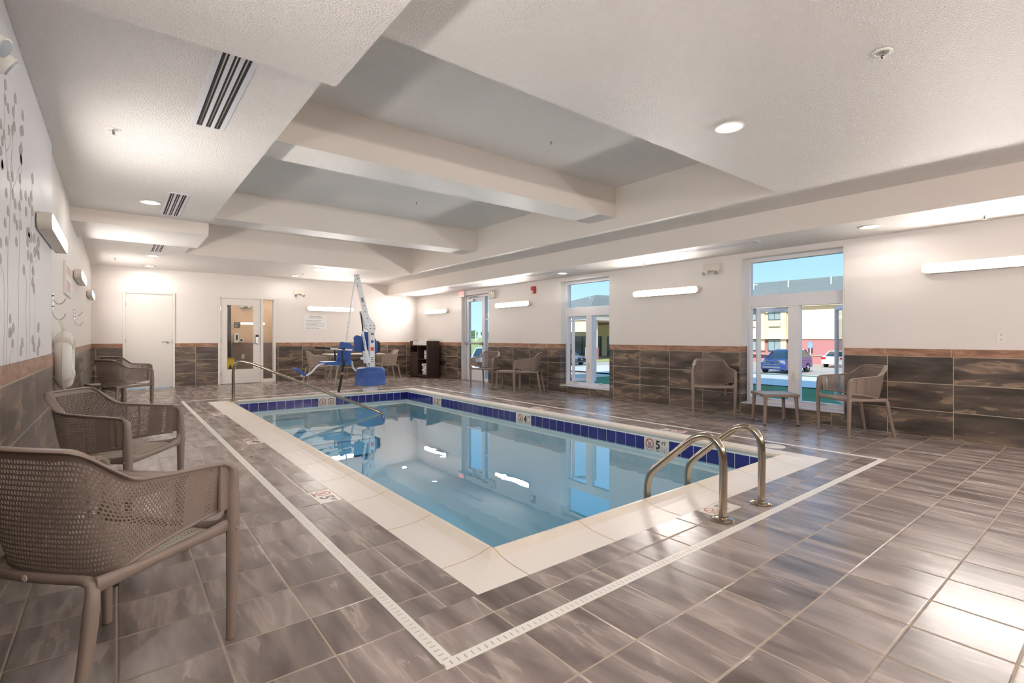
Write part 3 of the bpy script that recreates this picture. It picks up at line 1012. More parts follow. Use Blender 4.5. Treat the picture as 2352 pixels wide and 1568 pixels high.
# sprinklers
def make_spr():
    t = thing('sprinkler_head', 'x', 'sprinkler', (0, 0, 0), 0, 'fire sprinklers')
    MB().m('white_pl').lathe([(0, -.002), (.03, -.002), (.034, -.008), (.044, -.006), (.047, 0)], n=24).build('escutcheon', None, t, smooth=True)
    m = MB().m('chrome').cyl((0, 0, -.004), (0, 0, -.02), .010, n=10)
    m.sweep([(-.010, 0, -.018), (-.014, 0, -.03), (-.004, 0, -.045)], .0025, n=6, up=(0, 1, 0)).sweep([(.010, 0, -.018), (.014, 0, -.03), (.004, 0, -.045)], .0025, n=6, up=(0, 1, 0))
    m.m('darkmet').cyl((0, 0, -.02), (0, 0, -.044), .003, n=8).m('white_pl').lathe([(0, -.046), (.018, -.045), (.018, -.048), (0, -.049)], n=16)
    m.build('nozzle', None, t)
    return t
sp0 = make_spr()
sprs = [(3.27, .88, ZH, 'large sprinkler head at the top right of the near ceiling'),
        (3.71, 4.0, ZT, 'sprinkler head in the nearest ceiling bay'),
        (3.70, 7.1, ZT, 'sprinkler head in the middle ceiling bay'),
        (-.02, 4.77, ZH, 'sprinkler head left of the big slotted vent'),
        (-.05, 9.75, ZH, 'sprinkler head just beyond the left ceiling beam'),
        (-.03, 12.4, ZH, 'sprinkler head nearest the far left corner'),
        (3.52, 12.6, ZH, 'sprinkler head near the far wall beside a ceiling lamp'),
        (6.95, 1.0, ZL, 'sprinkler head on the soffit at the right edge'),
        (6.95, 5.2, ZL, 'sprinkler head on the soffit between the windows'),
        (7.0, 9.1, ZL, 'sprinkler head on the soffit above the red alarm')]
for i, (x, y, z, lb) in enumerate(sprs):
    if i == 0:
        sp0.location = (x, y, z); sp0['label'] = lb
    else:
        dup(sp0, (x, y, z), R(40 * i), lb)

# slotted vents in the left strip
def vent(x0, x1, y0, y1, z, lb, n=3):
    t = thing('slot_vent', lb, 'air vent', ((x0 + x1) / 2, (y0 + y1) / 2, z), 0, 'slotted ceiling vents')
    f_ = MB().m('alum')
    e_ = .022
    f_.box(x0 - e_, x1 + e_, y0 - e_, y0, z - .006, z).box(x0 - e_, x1 + e_, y1, y1 + e_, z - .006, z)
    wd = (x1 - x0) / n
    f_.box(x0 - e_, x0 + .006, y0, y1, z - .006, z).box(x1 - .006, x1 + e_, y0, y1, z - .006, z)
    for k in range(1, n):
        f_.box(x0 + wd * k - .011, x0 + wd * k + .011, y0, y1, z - .006, z)
    f_.build('frame', None, t)
    MB().box(x0, x1, y0, y1, z - .001, z - .0002).build('dark_plenum', 'slot', t)
    for k in range(n):
        c = x0 + wd * (k + .5)
        MB().box(c - .004, c + .004, y0, y1, z - .005, z - .001).build('pattern_blade', 'chrome', t)
vent(.445, .605, 2.97, 4.27, ZH, 'large three-slot ceiling vent beside the dropped near ceiling')
vent(.445, .605, 6.47, 7.65, ZH, 'three-slot ceiling vent before the left ceiling beam')
vent(.475, .625, 10.2, 11.08, ZH, 'small three-slot ceiling vent beyond the left ceiling beam')
vent(6.50, 6.62, 3.12, 4.22, ZL, 'thin slotted vent in the soffit left of the near window')
vent(6.52, 6.64, 6.35, 7.75, ZL, 'thin slotted vent in the soffit before the farther window')
vent(6.58, 6.70, 9.5, 10.85, ZL, 'thin slotted vent in the soffit by the exit sign')
t = thing('slot_vent', 'long thin closed vent in the ceiling along the far wall', 'air vent', (3.5, 13.65, ZH), 0, 'slotted ceiling vents')
MB().box(2.86, 4.14, 13.60, 13.70, ZH - .006, ZH).build('frame', 'white_pl', t)
MB().box(2.9, 4.1, 13.635, 13.645, ZH - .007, ZH - .006).build('dark_plenum', 'slot', t)

# ---------------------------------------------------------------- safety fittings
def emergency(x, y, z, rz, lb, s=1.0, green=False):
    t = thing('emergency_light', lb, 'emergency light', (0, 0, 0), 0, 'twin emergency lights')
    MB().rbox(-.14 * s, .14 * s, -.06, 0, -.055, .055, .02, 'Y').build('housing', 'bone', t, bevel=.008)
    for q in (-1, 1):
        m = MB().m('white_pl').cyl((q * .085 * s, -.03, -.055), (q * .095 * s, -.06, -.075), .030, .036, n=18)
        m.cyl((q * .085 * s, -.045, -.065), (q * .10 * s, -.10, -.10), .034, .040, n=18)
        h = m.build('lamp_head', None, t, smooth=True)
        MB().m('lampglass').cyl((q * .10 * s, -.10, -.10), (q * .1015 * s, -.1055, -.1035), .034, .032, n=18).build('lamp_lens', None, h)
    if green:
        MB().box(-.01, .01, -.064, -.06, -.01, .01).build('indicator_light', 'led', t)
    t.location = (x, y, z)
    t.rotation_euler = (0, 0, R(rz))
emergency(XR, 4.17, 2.245, -90, 'bone twin-head emergency light high on the wall left of the near window')
emergency(3.80, YF, 2.36, 0, 'bone emergency light high on the far wall above the outlet')
emergency(XM + .004, 2.54, 2.25, 90, 'emergency light with green indicator high on the mural wall, cut by the left edge', .8, True)
emergency(2.86 - .05, cy1, 2.06, 0, 'bone emergency light in the corridor behind the door glass')
t = thing('emergency_light', 'square white twin-lamp unit on the wall right of the exit door', 'emergency light', (XR, 9.98, 2.22), 0, 'twin emergency lights')
MB().rbox(XR - .08, XR, 9.86, 10.10, 2.12, 2.32, .02, 'X').build('housing', 'bone', t, bevel=.008)
MB().m('lampglass').lathe([(0, -.012), (.035, -.008), (.035, 0)], (XR - .08, 9.93, 2.27), axis='X').build('lamp_lens', None, t)
t = thing('exit_sign', 'white exit sign with red letters over the glass exit door', 'exit sign', (XR, 11.40, 2.34))
MB().rbox(XR - .055, XR - .001, 11.24, 11.52, 2.235, 2.395, .012, 'X').build('housing', 'white_pl', t, bevel=.005)
text('EXIT', .135, 'exit_red', t, frame_mw((XR - .0565, 11.38, 2.315), (0, -1, 0), (0, 0, 1)), 'exit_lettering', bold=.003, sx=.78)
t = thing('fire_alarm', 'red fire alarm strobe with white lens on the right wall', 'alarm', (XR, 8.45, 2.2))
MB().rbox(XR - .05, XR - .001, 8.385, 8.51, 2.13, 2.29, .012, 'X').build('housing', 'red', t, bevel=.008)
MB().m('white_pl').lathe([(0, -.03), (.03, -.022), (.036, 0)], (XR - .05, 8.46, 2.165), axis='X').build('strobe_lens', None, t, smooth=True)

# pool rules sign
t = thing('pool_rules_sign', 'white POOL RULES notice board on the far wall', 'sign', (4.23, YF, 1.56))
MB().box(3.93, 4.53, YF - .012, YF - .001, 1.355, 1.765).build('board', 'paper', t)
text('POOL RULES', .055, 'inkfade', t, frame_mw((4.23, YF - .0125, 1.715), (1, 0, 0), (0, 0, 1)), 'heading', bold=.001)
rl = random.Random(3)
for k, (wid, cen) in enumerate([(.40, 1), (.40, 0), (.34, 0), (.50, 0), (.30, 0), (.48, 0), (.28, 0), (.36, 0)]):
    z = 1.672 if k == 0 else 1.638 - .035 * k
    x = 4.23 - wid / 2 if cen else 3.975
    xe = x + wid
    m = MB()
    while x < xe:                                  # a line too small to read: word-length dashes
        q = min(rl.uniform(.015, .05), xe - x)
        m.box(x, x + q, YF - .0130, YF - .0121, z - .005, z + .005)
        x += q + .010
    m.build('text_line_pattern', 'inkfade', t)

# framed notice and shepherd hooks on the left wall
t = thing('wall_notice', 'white framed notice with faded red print on the left wall', 'sign', (XL, 7.8, 1.78))
MB().box(XL + .001, XL + .02, 6.92, 7.76, 1.60, 1.95).build('frame', 'white_pl', t)
MB().box(XL + .02, XL + .022, 6.97, 7.71, 1.63, 1.92).build('sheet', 'paper', t)
MB().box(XL + .0222, XL + .023, 7.0, 7.6, 1.82, 1.91).build('printed_band', 'redp', t)
MB().box(XL + .0222, XL + .023, 7.0, 7.5, 1.645, 1.75).build('printed_block', 'redp', t)
def hook(y, lb, r0):
    t = thing('wall_hook', lb, 'hook', (XL, y, 1.3), 0, 'double J hooks for rescue gear')
    m = MB().m('chrome')
    m.sweep([(XL + .006, y, 1.52), (XL + .006, y, 1.44), (XL + .006, y, 1.36), (XL + .015, y, 1.325), (XL + .035, y, 1.30), (XL + .055, y, 1.297), (XL + .075, y, 1.315), (XL + .088, y, 1.35)], .0038, up=(0, 1, 0), n=8)
    m.build('lower_hook', None, t, smooth=True)
    MB().m('chrome').sweep([(XL + .008, y, 1.47), (XL + .014, y, 1.455), (XL + .034, y, 1.432), (XL + .056, y, 1.432), (XL + .076, y, 1.45), (XL + .088, y, 1.48)], .0038, up=(0, 1, 0), n=8).build('upper_hook', None, t, smooth=True)
    for z in (1.50, 1.41):
        MB().m('darkmet').box(XL + .001, XL + .014, y - .018, y + .018, z - .005, z + .005).build('screw_plate', None, t)
HY = 5.74
hook(HY, 'thin metal double hook holding the life ring on the left wall', 0)
hook(8.45, 'empty thin metal double hook farther along the left wall', 0)
# life ring: hangs from the first hook
t = thing('life_ring', 'white life ring hanging from the hook on the left wall', 'life ring', (XL + .1, HY + .1, .85))
m = MB()
vs, n1, n2 = [], 48, 16
Rr, rr = .185, .062
m.tf = Matrix.Translation((XL + .080, HY + .02, .955)) @ Matrix.Rotation(R(90), 4, 'Y') @ Matrix.Rotation(R(0), 4, 'X')
vs, fs = [], []
for i in range(n1):
    a = 2 * math.pi * i / n1
    for k in range(n2):
        b = 2 * math.pi * k / n2
        q = Rr + rr * math.cos(b)
        vs.append((q * math.cos(a), q * math.sin(a), rr * .95 * math.sin(b)))
        fs.append((i * n2 + k, i * n2 + (k + 1) % n2, ((i + 1) % n1) * n2 + (k + 1) % n2, ((i + 1) % n1) * n2 + k))
m.add(vs, fs)
rg = m.build('buoy', 'white_pl', t, smooth=True)
for q in range(4):
    a = R(45 + 90 * q)
    mb = MB().m('bone'); mb.tf = m.tf
    pts = []
    for k in range(15):
        b = 2 * math.pi * k / 14
        d = Rr + (rr + .004) * math.cos(b)
        pts.append((d * math.cos(a), d * math.sin(a), (rr + .004) * .95 * math.sin(b)))
    mb.sweep(pts[:-1], (.004, .025), up=(-math.sin(a), math.cos(a), 0), n=6, closed=True)
    mb.build('band', None, rg)
rope = MB().m('bone'); rope.tf = m.tf
pts = []
for i in range(96):
    a = 2 * math.pi * i / 96
    sag = .016 * abs(math.sin(2 * a))
    pts.append(((Rr + rr + .012 + sag) * math.cos(a), (Rr + rr + .012 + sag) * math.sin(a), .0))
rope.sweep(pts, .004, n=6, closed=True)
rope.build('grab_rope', None, t)
MB().m('white_pl').sweep([(XL + .055, HY, 1.297), (XL + .075, HY + .01, 1.20)], (.012, .003), up=(0, 1, 0)).build('hanging_strap', None, t)

# ---------------------------------------------------------------- leaf mural on the near part of the left wall
t = thing('leaf_mural', 'white wall mural of thin stems with taupe leaves', 'mural', (XM, 3.3, 1.02))
MB().box(XM + .0005, XM + .004, YB + .02, 2.79, 1.018, 2.535).box(XM + .0005, XM + .004, 2.79, 5.43, 1.018, 2.695).build('sheet', 'mural', t)
stems = MB()
lf = MB()
xq = XM + .0045
def leaf(y, z, L, wd, tilt):
    pts = []
    for k in range(12):
        a = 2 * math.pi * k / 12
        px_ = math.cos(a) * wd / 2 * (1 - .25 * math.sin(a))
        pz = math.sin(a) * L / 2
        pts.append((xq, y + px_ * math.cos(tilt) - pz * math.sin(tilt), z + px_ * math.sin(tilt) + pz * math.cos(tilt)))
    c = [(p[0] + .0006, p[1], p[2]) for p in pts]
    n_ = 12
    lf.add(pts + c, [tuple(range(n_, 2 * n_))] + [(i, (i + 1) % n_, n_ + (i + 1) % n_, n_ + i) for i in range(n_)])
LVS = __import__('json').loads('''[[3.384,1.924,0.05,0.062],[3.514,1.954,0.052,0.068],[3.755,2.002,0.056,0.079],[4.273,2.131,0.065,0.104],[3.335,1.829,0.049,0.06],[3.527,1.863,0.053,0.068],[3.8,1.923,0.057,0.081],[3.974,1.959,0.06,0.089],[4.124,1.955,0.062,0.097],[4.21,2.009,0.064,0.101],[3.381,1.753,0.05,0.062],[3.601,1.833,0.054,0.072],[3.746,1.852,0.056,0.078],[3.991,1.871,0.06,0.09],[4.254,1.928,0.065,0.103],[3.301,1.682,0.049,0.059],[3.579,1.754,0.053,0.071],[3.66,1.733,0.055,0.074],[3.78,1.756,0.057,0.08],[3.191,1.572,0.047,0.055],[3.342,1.601,0.05,0.061],[3.637,1.644,0.054,0.073],[4.03,1.758,0.061,0.092],[4.106,1.77,0.062,0.096],[4.047,1.704,0.061,0.093],[4.106,1.741,0.062,0.096],[4.216,1.757,0.064,0.101],[4.36,1.774,0.066,0.109],[4.573,1.783,0.07,0.12],[4.088,1.632,0.062,0.095],[4.222,1.632,0.064,0.102],[4.373,1.688,0.066,0.11],[4.485,1.72,0.068,0.116],[4.573,1.698,0.07,0.12],[3.903,1.526,0.059,0.086],[4.293,1.561,0.065,0.105],[4.273,1.488,0.065,0.104],[4.339,1.454,0.066,0.108],[3.444,1.239,0.051,0.065],[3.54,1.193,0.053,0.069],[3.42,1.167,0.051,0.064],[3.464,1.171,0.052,0.066],[3.514,1.116,0.052,0.068],[3.841,1.117,0.058,0.083],[3.79,1.072,0.057,0.08],[4.28,1.131,0.065,0.105],[4.339,1.083,0.066,0.108],[4.558,1.213,0.07,0.12],[4.596,1.111,0.07,0.12],[4.529,1.057,0.069,0.119],[3.226,1.931,0.048,0.056],[3.79,2.114,0.057,0.08],[3.184,1.499,0.047,0.054],[3.316,2.333,0.049,0.06],[3.307,2.259,0.049,0.059],[3.603,2.378,0.054,0.072],[3.386,2.248,0.05,0.062],[3.533,2.284,0.053,0.069],[3.862,2.38,0.058,0.084],[3.196,2.107,0.047,0.055],[3.408,2.151,0.051,0.063],[3.575,2.223,0.053,0.07],[3.513,2.186,0.052,0.068],[3.793,2.271,0.057,0.08],[3.854,2.294,0.058,0.083],[3.278,2.086,0.048,0.058],[3.235,2.044,0.048,0.056],[3.196,1.987,0.047,0.055],[3.224,1.937,0.048,0.056],[3.813,2.186,0.057,0.081],[3.761,2.153,0.056,0.079],[3.801,2.119,0.057,0.081]]''')
for (y, z, L, wd) in LVS:
    leaf(y, z, L, wd, random.uniform(-.12, .12))
for (y0_, z0_, y1_, z1_) in __import__('json').loads('''[[3.273,1.001,3.273,1.417],[3.273,1.417,3.174,1.486],[3.331,1.005,3.391,1.596],[3.391,1.596,3.505,2.004],[3.403,1.008,3.505,1.112],[3.687,1.018,3.701,1.456],[3.701,1.456,3.778,1.912],[3.778,1.912,3.809,2.205],[3.992,1.032,3.992,1.483],[3.992,1.483,3.907,1.512],[4.12,1.041,4.177,1.711],[4.177,1.711,4.256,2.153],[4.381,1.042,4.381,1.353],[4.381,1.353,4.256,1.642],[4.56,1.058,4.607,1.247],[3.466,1.854,3.778,2.078],[3.466,1.854,3.307,2.022],[3.307,2.022,3.273,2.345],[3.453,1.904,3.587,2.383],[3.342,2.022,3.505,2.156],[4.424,1.627,4.607,1.745],[3.505,2.156,3.587,2.394]]'''):
    n_ = 8
    ph = random.uniform(0, 6)
    pts = [(xq + .0003, y0_ + (y1_ - y0_) * k / n_ + .012 * math.sin(ph + k * .8), z0_ + (z1_ - z0_) * k / n_) for k in range(n_ + 1)]
    stems.sweep(pts, (.0022, .0004), up=(1, 0, 0), n=4)
# the same plants carry on outside the picture, towards the camera
for k in range(26):
    y = random.uniform(-2.3, 2.6)
    z1_ = random.uniform(1.7, 2.35)
    stems.sweep([(xq + .0003, y + .015 * math.sin(q), 1.02 + (z1_ - 1.02) * q / 8) for q in range(9)], (.0022, .0004), up=(1, 0, 0), n=4)
    for q in range(5):
        leaf(y + random.uniform(-.04, .04), z1_ - .02 - q * .11, .075, .026, random.uniform(-.4, .4))
stems.build('stem_pattern', 'leaf', t)
lf.build('leaf_pattern', 'leaf', t)

# ---------------------------------------------------------------- moulded armchairs
def catmull(P, n):
    """n+1 points evenly spread along a smooth curve through P (tuples of any length)"""
    P = [Vector(p) for p in P]
    D = []
    for i in range(len(P) - 1):
        p0, p1, p2, p3 = P[max(i - 1, 0)], P[i], P[i + 1], P[min(i + 2, len(P) - 1)]
        for k in range(12):
            t = k / 12
            D.append(.5 * ((2 * p1) + (-p0 + p2) * t + (2 * p0 - 5 * p1 + 4 * p2 - p3) * t * t + (-p0 + 3 * p1 - 3 * p2 + p3) * t ** 3))
    D.append(P[-1])
    S = [0]
    for i in range(1, len(D)):
        S.append(S[-1] + (D[i] - D[i - 1]).length)
    out = []
    j = 0
    for k in range(n + 1):
        s_ = S[-1] * k / n
        while j < len(S) - 2 and S[j + 1] < s_:
            j += 1
        d = (s_ - S[j]) / max(1e-9, S[j + 1] - S[j])
        out.append(D[j].lerp(D[j + 1], min(1, d)))
    return out
# half outline of the shell from the middle of the back round to the arm front: x, y, top z, bottom z, lean
HALF = [(0, -.188, .818, .405, 1), (.08, -.187, .818, .406, 1), (.135, -.184, .818, .408, 1), (.172, -.178, .816, .412, 1), (.200, -.166, .800, .419, .92),
        (.222, -.146, .762, .428, .7), (.237, -.118, .724, .438, .42), (.246, -.088, .703, .448, .22), (.253, -.045, .697, .460, .08), (.262, .03, .690, .474, 0), (.271, .11, .684, .486, 0),
        (.279, .18, .679, .494, 0), (.284, .225, .674, .498, 0)]
FULL = [(-p[0], p[1], p[2], p[3], p[4]) for p in reversed(HALF[1:])] + HALF
def shell_curve(n):
    P = catmull([(p[0], p[1], p[2] * .35, p[3], p[4] * .05) for p in FULL], n)
    for q in P:
        q[2] /= .35
        q[4] /= .05
    return P
def shell_pt(q, t):
    x, y, zt, zb, ln = q
    z = zb + (zt - zb) * t
    x2 = x * (.93 + .07 * t) if abs(x) > 0 else 0
    h = z - .42
    y2 = y - ln * (.12 * max(0, h) + .9 * max(0, h - .30) ** 2) + (1 - t) ** 3 * ln * .035
    return Vector((x2, y2, z))
def perforate(posf, N, Mr, s0, s1, t0, t1, hole, stagger, th):
    """sheet posf(s,t) with N x Mr square holes inside s0..s1, t0..t1, given real thickness"""
    V, idx, F = [], {}, []
    def vid(key, s_, t_):
        if key not in idx:
            idx[key] = len(V)
            V.append(posf(s_, t_))
        return idx[key]
    ss = lambda i: s0 + (s1 - s0) * i / (2 * N)
    tt = lambda j: t0 + (t1 - t0) * j / Mr
    G = lambda i, j: vid((i, j), ss(i), tt(j))
    hs = (s1 - s0) / N * hole / 2
    ht = (t1 - t0) / Mr * hole / 2
    for j in range(Mr):
        o = j % 2 if stagger else 0
        if o:
            F.append((G(0, j), G(1, j), G(1, j + 1), G(0, j + 1)))
            F.append((G(2 * N - 1, j), G(2 * N, j), G(2 * N, j + 1), G(2 * N - 1, j + 1)))
        for k in range(N - o):
            a = 2 * k + o
            sc, tc_ = ss(a + 1), (tt(j) + tt(j + 1)) / 2
            h = [vid(('h', j, k, q), sc + dx * hs, tc_ + dt * ht) for q, (dx, dt) in enumerate(((-1, -1), (1, -1), (1, 1), (-1, 1)))]
            b0, b1, b2 = G(a, j), G(a + 1, j), G(a + 2, j)
            c0, c1, c2 = G(a, j + 1), G(a + 1, j + 1), G(a + 2, j + 1)
            F += [(b0, b1, b2, h[1], h[0]), (b2, c2, h[2], h[1]), (c2, c1, c0, h[3], h[2]), (c0, b0, h[0], h[3])]
    def strip(si, ti, swap):
        pass
    # solid borders
    eb, et, el, er = t0 > 0, t1 < 1, s0 > 0, s1 < 1
    for i in range(2 * N):
        if eb:
            F.append((vid(('b', i), ss(i), 0), vid(('b', i + 1), ss(i + 1), 0), G(i + 1, 0), G(i, 0)))
        if et:
            F.append((G(i, Mr), G(i + 1, Mr), vid(('t', i + 1), ss(i + 1), 1), vid(('t', i), ss(i), 1)))
    for j in range(Mr):
        if el:
            F.append((vid(('l', j), 0, tt(j)), G(0, j), G(0, j + 1), vid(('l', j + 1), 0, tt(j + 1))))
        if er:
            F.append((G(2 * N, j), vid(('r', j), 1, tt(j)), vid(('r', j + 1), 1, tt(j + 1)), G(2 * N, j + 1)))
    if el and eb: F.append((vid('c0', 0, 0), vid(('b', 0), ss(0), 0), G(0, 0), vid(('l', 0), 0, tt(0))))
    if er and eb: F.append((vid(('b', 2 * N), ss(2 * N), 0), vid('c1', 1, 0), vid(('r', 0), 1, tt(0)), G(2 * N, 0)))
    if el and et: F.append((vid(('l', Mr), 0, tt(Mr)), G(0, Mr), vid(('t', 0), ss(0), 1), vid('c2', 0, 1)))
    if er and et: F.append((G(2 * N, Mr), vid(('r', Mr), 1, tt(Mr)), vid('c3', 1, 1), vid(('t', 2 * N), ss(2 * N), 1)))
    # thickness
    nrm = [Vector((0, 0, 0)) for _ in V]
    for f in F:
        n_ = (V[f[1]] - V[f[0]]).cross(V[f[2]] - V[f[1]])
        if n_.length > 0:
            n_.normalize()
        for i in f:
            nrm[i] += n_
    L = len(V)
    V2 = V + [v - n_.normalized() * th for v, n_ in zip(V, nrm)]
    E_ = {}
    for f in F:
        for i in range(len(f)):
            a, b = f[i], f[(i + 1) % len(f)]
            E_[(a, b)] = 1
    out = list(F) + [tuple(L + i for i in reversed(f)) for f in F]
    for (a, b) in E_:
        if (b, a) not in E_:
            out.append((b, a, a + L, b + L))
    return V2, out

SC = shell_curve(400)
def shell_pos(s_, t_):
    k = s_ * 400
    i = min(399, int(k))
    q = SC[i].lerp(SC[i + 1], k - i)
    return shell_pt(q, t_)
def make_armchair():
    t = thing('armchair', 'x', 'chair', (0, 0, 0), 0, 'taupe perforated armchairs')
    V, F = perforate(shell_pos, 100, 22, .035, .965, .05, .93, .62, True, .0045)
    MB().add(V, F).build('backrest', 'resin', t, smooth=True, angle=50)
    # rim along the top edge running down into the front legs
    top = [shell_pt(q, 1.0) for q in shell_curve(70)]
    MB().sweep(top, [(.011 + (.016 if .715 < q.z < .80 else (.008 if q.z >= .80 else 0)), .006) for q in top], n=10, p=2.6).build('rim', 'resin', t, smooth=True, angle=60)
    low = [shell_pt(q, 0.0) for q in shell_curve(60)]
    MB().sweep(low, [(.006, .007)] * len(low), n=8).build('lower_rim', 'resin', t, smooth=True, angle=60)
    def seat_pos(s_, t_):
        x = -.235 + .47 * s_
        y = -.175 + .405 * t_
        wv = 1 - .10 * (1 - t_) ** 2
        z = .437 - .016 * math.sin(math.pi * s_) * math.sin(math.pi * min(1, t_ * 1.1 + .1)) - .012 * max(0, (t_ - .85) / .15) ** 2 - .022 * (1 - t_) ** 4
        return Vector((x * wv, y, z))
    V, F = perforate(seat_pos, 24, 24, .05, .95, .04, .93, .5, False, .004)
    MB().add(V, F).build('seat', 'resin_seat', t, smooth=True, angle=50)
    for s_ in (-1, 1):
        # front leg: bends over into the arm
        P = catmull([(s_ * .280, .215, .669), (s_ * .286, .240, .667), (s_ * .289, .256, .655), (s_ * .290, .262, .630), (s_ * .290, .263, .56), (s_ * .290, .264, .46), (s_ * .287, .265, .30), (s_ * .280, .265, .002)], 26)
        sz = []
        for p in P:
            z = p[2]
            if z > .655: sz.append((.013, .009))
            elif z > .5: sz.append((.021, .013 + .010 * (.655 - z) / .155))
            else: sz.append((.0225 - .008 * (1 - z / .5), .023 - .008 * (1 - z / .5)))
        m = MB().sweep(P, sz, up=(0, 1, 0), n=14, p=2.8)
        m.build('leg', 'resin', t, smooth=True, angle=60)
        # broad web where the arm front meets the perforated side
        wb = MB()
        a_, b_ = Vector((s_ * .284, .218, 0)), Vector((s_ * .289, .250, 0))
        wb.prism([(.205, .50), (.250, .50), (.250, .668), (.205, .672)], s_ * .278, s_ * .287, 'X')
        wb.build('arm_web', 'resin', t)
        # rear leg, splayed
        P = catmull([(s_ * .150, -.206, .434), (s_ * .190, -.205, .434), (s_ * .214, -.207, .424), (s_ * .224, -.213, .395), (s_ * .229, -.230, .28), (s_ * .236, -.262, .12), (s_ * .240, -.285, .002)], 22)
        sz = [(.012 + .006 * min(1, i / 6) - .005 * max(0, (i - 8) / 14), .013 + .007 * min(1, i / 6) - .006 * max(0, (i - 8) / 14)) for i in range(23)]
        MB().sweep(P, sz, up=(0, 1, 0), n=12, p=2.4).build('leg', 'resin', t, smooth=True, angle=60)
        # side rail of the seat frame
        P = catmull([(s_ * .286, .262, .44), (s_ * .262, .20, .428), (s_ * .246, .05, .424), (s_ * .236, -.10, .424), (s_ * .224, -.205, .424)], 14)
        MB().sweep(P, [(.010, .024 - .008 * math.sin(math.pi * i / 14)) for i in range(15)], n=10, p=3).build('side_rail', 'resin', t, smooth=True, angle=60)
    P = catmull([(-.288, .262, .455), (-.262, .262, .437), (-.20, .262, .428), (0, .262, .424), (.20, .262, .428), (.262, .262, .437), (.288, .262, .455)], 30)
    MB().sweep(P, [(.013, .017 + .030 * abs(2 * i / 30 - 1) ** 7) for i in range(31)], n=10, p=3).build('front_rail', 'resin', t, smooth=True, angle=60)
    P = catmull([(-.16, -.206, .434), (-.08, -.212, .434), (0, -.214, .434), (.08, -.212, .434), (.16, -.206, .434)], 12)
    r_ = MB().sweep(P, (.012, .014), n=10, p=2.4).build('rear_rail', 'resin', t, smooth=True, angle=60)
    MB().m('bone').lathe([(0, -.0018), (.009, -.0014), (.010, 0)], (0, -.2262, .436), n=16, axis='Y').build('round_plug', None, r_)
    return t
ch0 = make_armchair()
chairs = [(-.044, 2.191, -.848, 'nearest taupe perforated armchair, cut by the left edge, seen from behind'),
          (-.069 + .04, 4.024, -2.111, 'second taupe armchair along the left wall, beyond the slatted side table'),
          (.04, 9.50, -.92, 'dark taupe armchair in front of the white door, nearer one of the pair'),
          (.09, 11.05, -.80, 'taupe armchair half hidden behind another in front of the white door'),
          (7.00, 4.015, 2.213, 'taupe perforated armchair left of the near window'),
          (6.90, 2.122, .896, 'taupe perforated armchair right of the near window'),
          (6.777, 9.504, 2.027, 'taupe armchair standing before the glass exit door'),
          (6.86, 8.068, .674, 'taupe armchair seen side-on, right of the small far side table')]
for i, (x, y, th, lb) in enumerate(chairs):
    if i == 0:
        ch0.location = (x, y, 0); ch0.rotation_euler = (0, 0, th); ch0['label'] = lb
    else:
        dup(ch0, (x, y, 0), th, lb)

def make_table():
    t = thing('side_table', 'x', 'side table', (0, 0, 0), 0, 'low square side tables')
    n = 6
    m = MB()
    h = .225
    m.box(-h, h, -h, -h + .03, .372, .41).box(-h, h, h - .03, h, .372, .41).box(-h, -h + .03, -h + .03, h - .03, .372, .41).box(h - .03, h, -h + .03, h - .03, .372, .41)
    top = m.build('top_frame', 'resin', t, bevel=.006)
    sl = MB()
    w_ = (2 * h - .06) / n
    for k in range(n):
        sl.box(-h + .03 + w_ * k + .0015, -h + .03 + w_ * (k + 1) - .0015, -h + .0305, h - .0305, .398, .4085)
    sl.build('slatted_pattern_top', 'resin_seat', t)
    for a in (-1, 1):
        for b in (-1, 1):
            lg = MB().sweep([(a * .19, b * .19, .372), (a * .197, b * .197, .2), (a * .207, b * .207, .016)], [(.021, .021), (.019, .019), (.016, .016)], n=12, p=3.2).build('leg', 'resin', t, smooth=True, angle=60)
            MB().sweep([(a * .207, b * .207, .016), (a * .2075, b * .2075, 0)], [(.0155, .0155), (.0145, .0145)], n=12, p=3).build('foot_cap', 'cap', lg)
    return t
tb0 = make_table()
for i, (x, y, a, lb) in enumerate([(-.005, 3.235, .78, 'slatted taupe side table between the two nearest armchairs'),
                                   (6.905, 3.055, .80, 'low taupe side table before the near window'),
                                   (6.86, 8.80, .55, 'low taupe side table on the right wall by the exit door'),
                                   (-.14, 10.27, .25, 'low side table against the left wall by the far pair of armchairs')]):
    if i == 0:
        tb0.location = (x, y, 0); tb0.rotation_euler = (0, 0, a); tb0['label'] = lb
    else:
        dup(tb0, (x, y, 0), a, lb)

# ---------------------------------------------------------------- stainless rails
def ladder_rail(x, lb):
    t = thing('grab_rail', lb, 'grab rail', (x, 1.63, 0), 0, 'stainless pool ladder rails')
    P = catmull([(x, 1.63, .012), (x, 1.628, .18), (x, 1.628, .36), (x, 1.645, .455), (x, 1.70, .505), (x, 1.775, .505), (x, 1.85, .465), (x, 1.98, .355), (x, 2.09, .258), (x, 2.16, .19), (x, 2.195, .11), (x, 2.20, .0), (x, 2.20, -.3), (x, 2.20, -.95)], 70)
    MB().sweep(P, .0245, up=(1, 0, 0), n=20).build('rail_tube', 'steel', t, smooth=True)
    MB().m('steel').lathe([(.026, .02), (.055, .018), (.070, .010), (.072, .004), (.072, .001), (.0, .001)], (x, 1.63, 0), n=36).build('escutcheon', None, t, smooth=True)
    return t
ladder_rail(2.975, 'nearer stainless ladder rail arching over the pool edge')
ladder_rail(3.485, 'farther stainless ladder rail arching over the pool edge')
t = thing('handrail', 'long stainless handrail sloping into the far left pool corner', 'handrail', (1.6, 9.85, 0))
dg = Vector((1.85, -1.85, 0))
B0 = Vector((1.6, 9.85, 0))
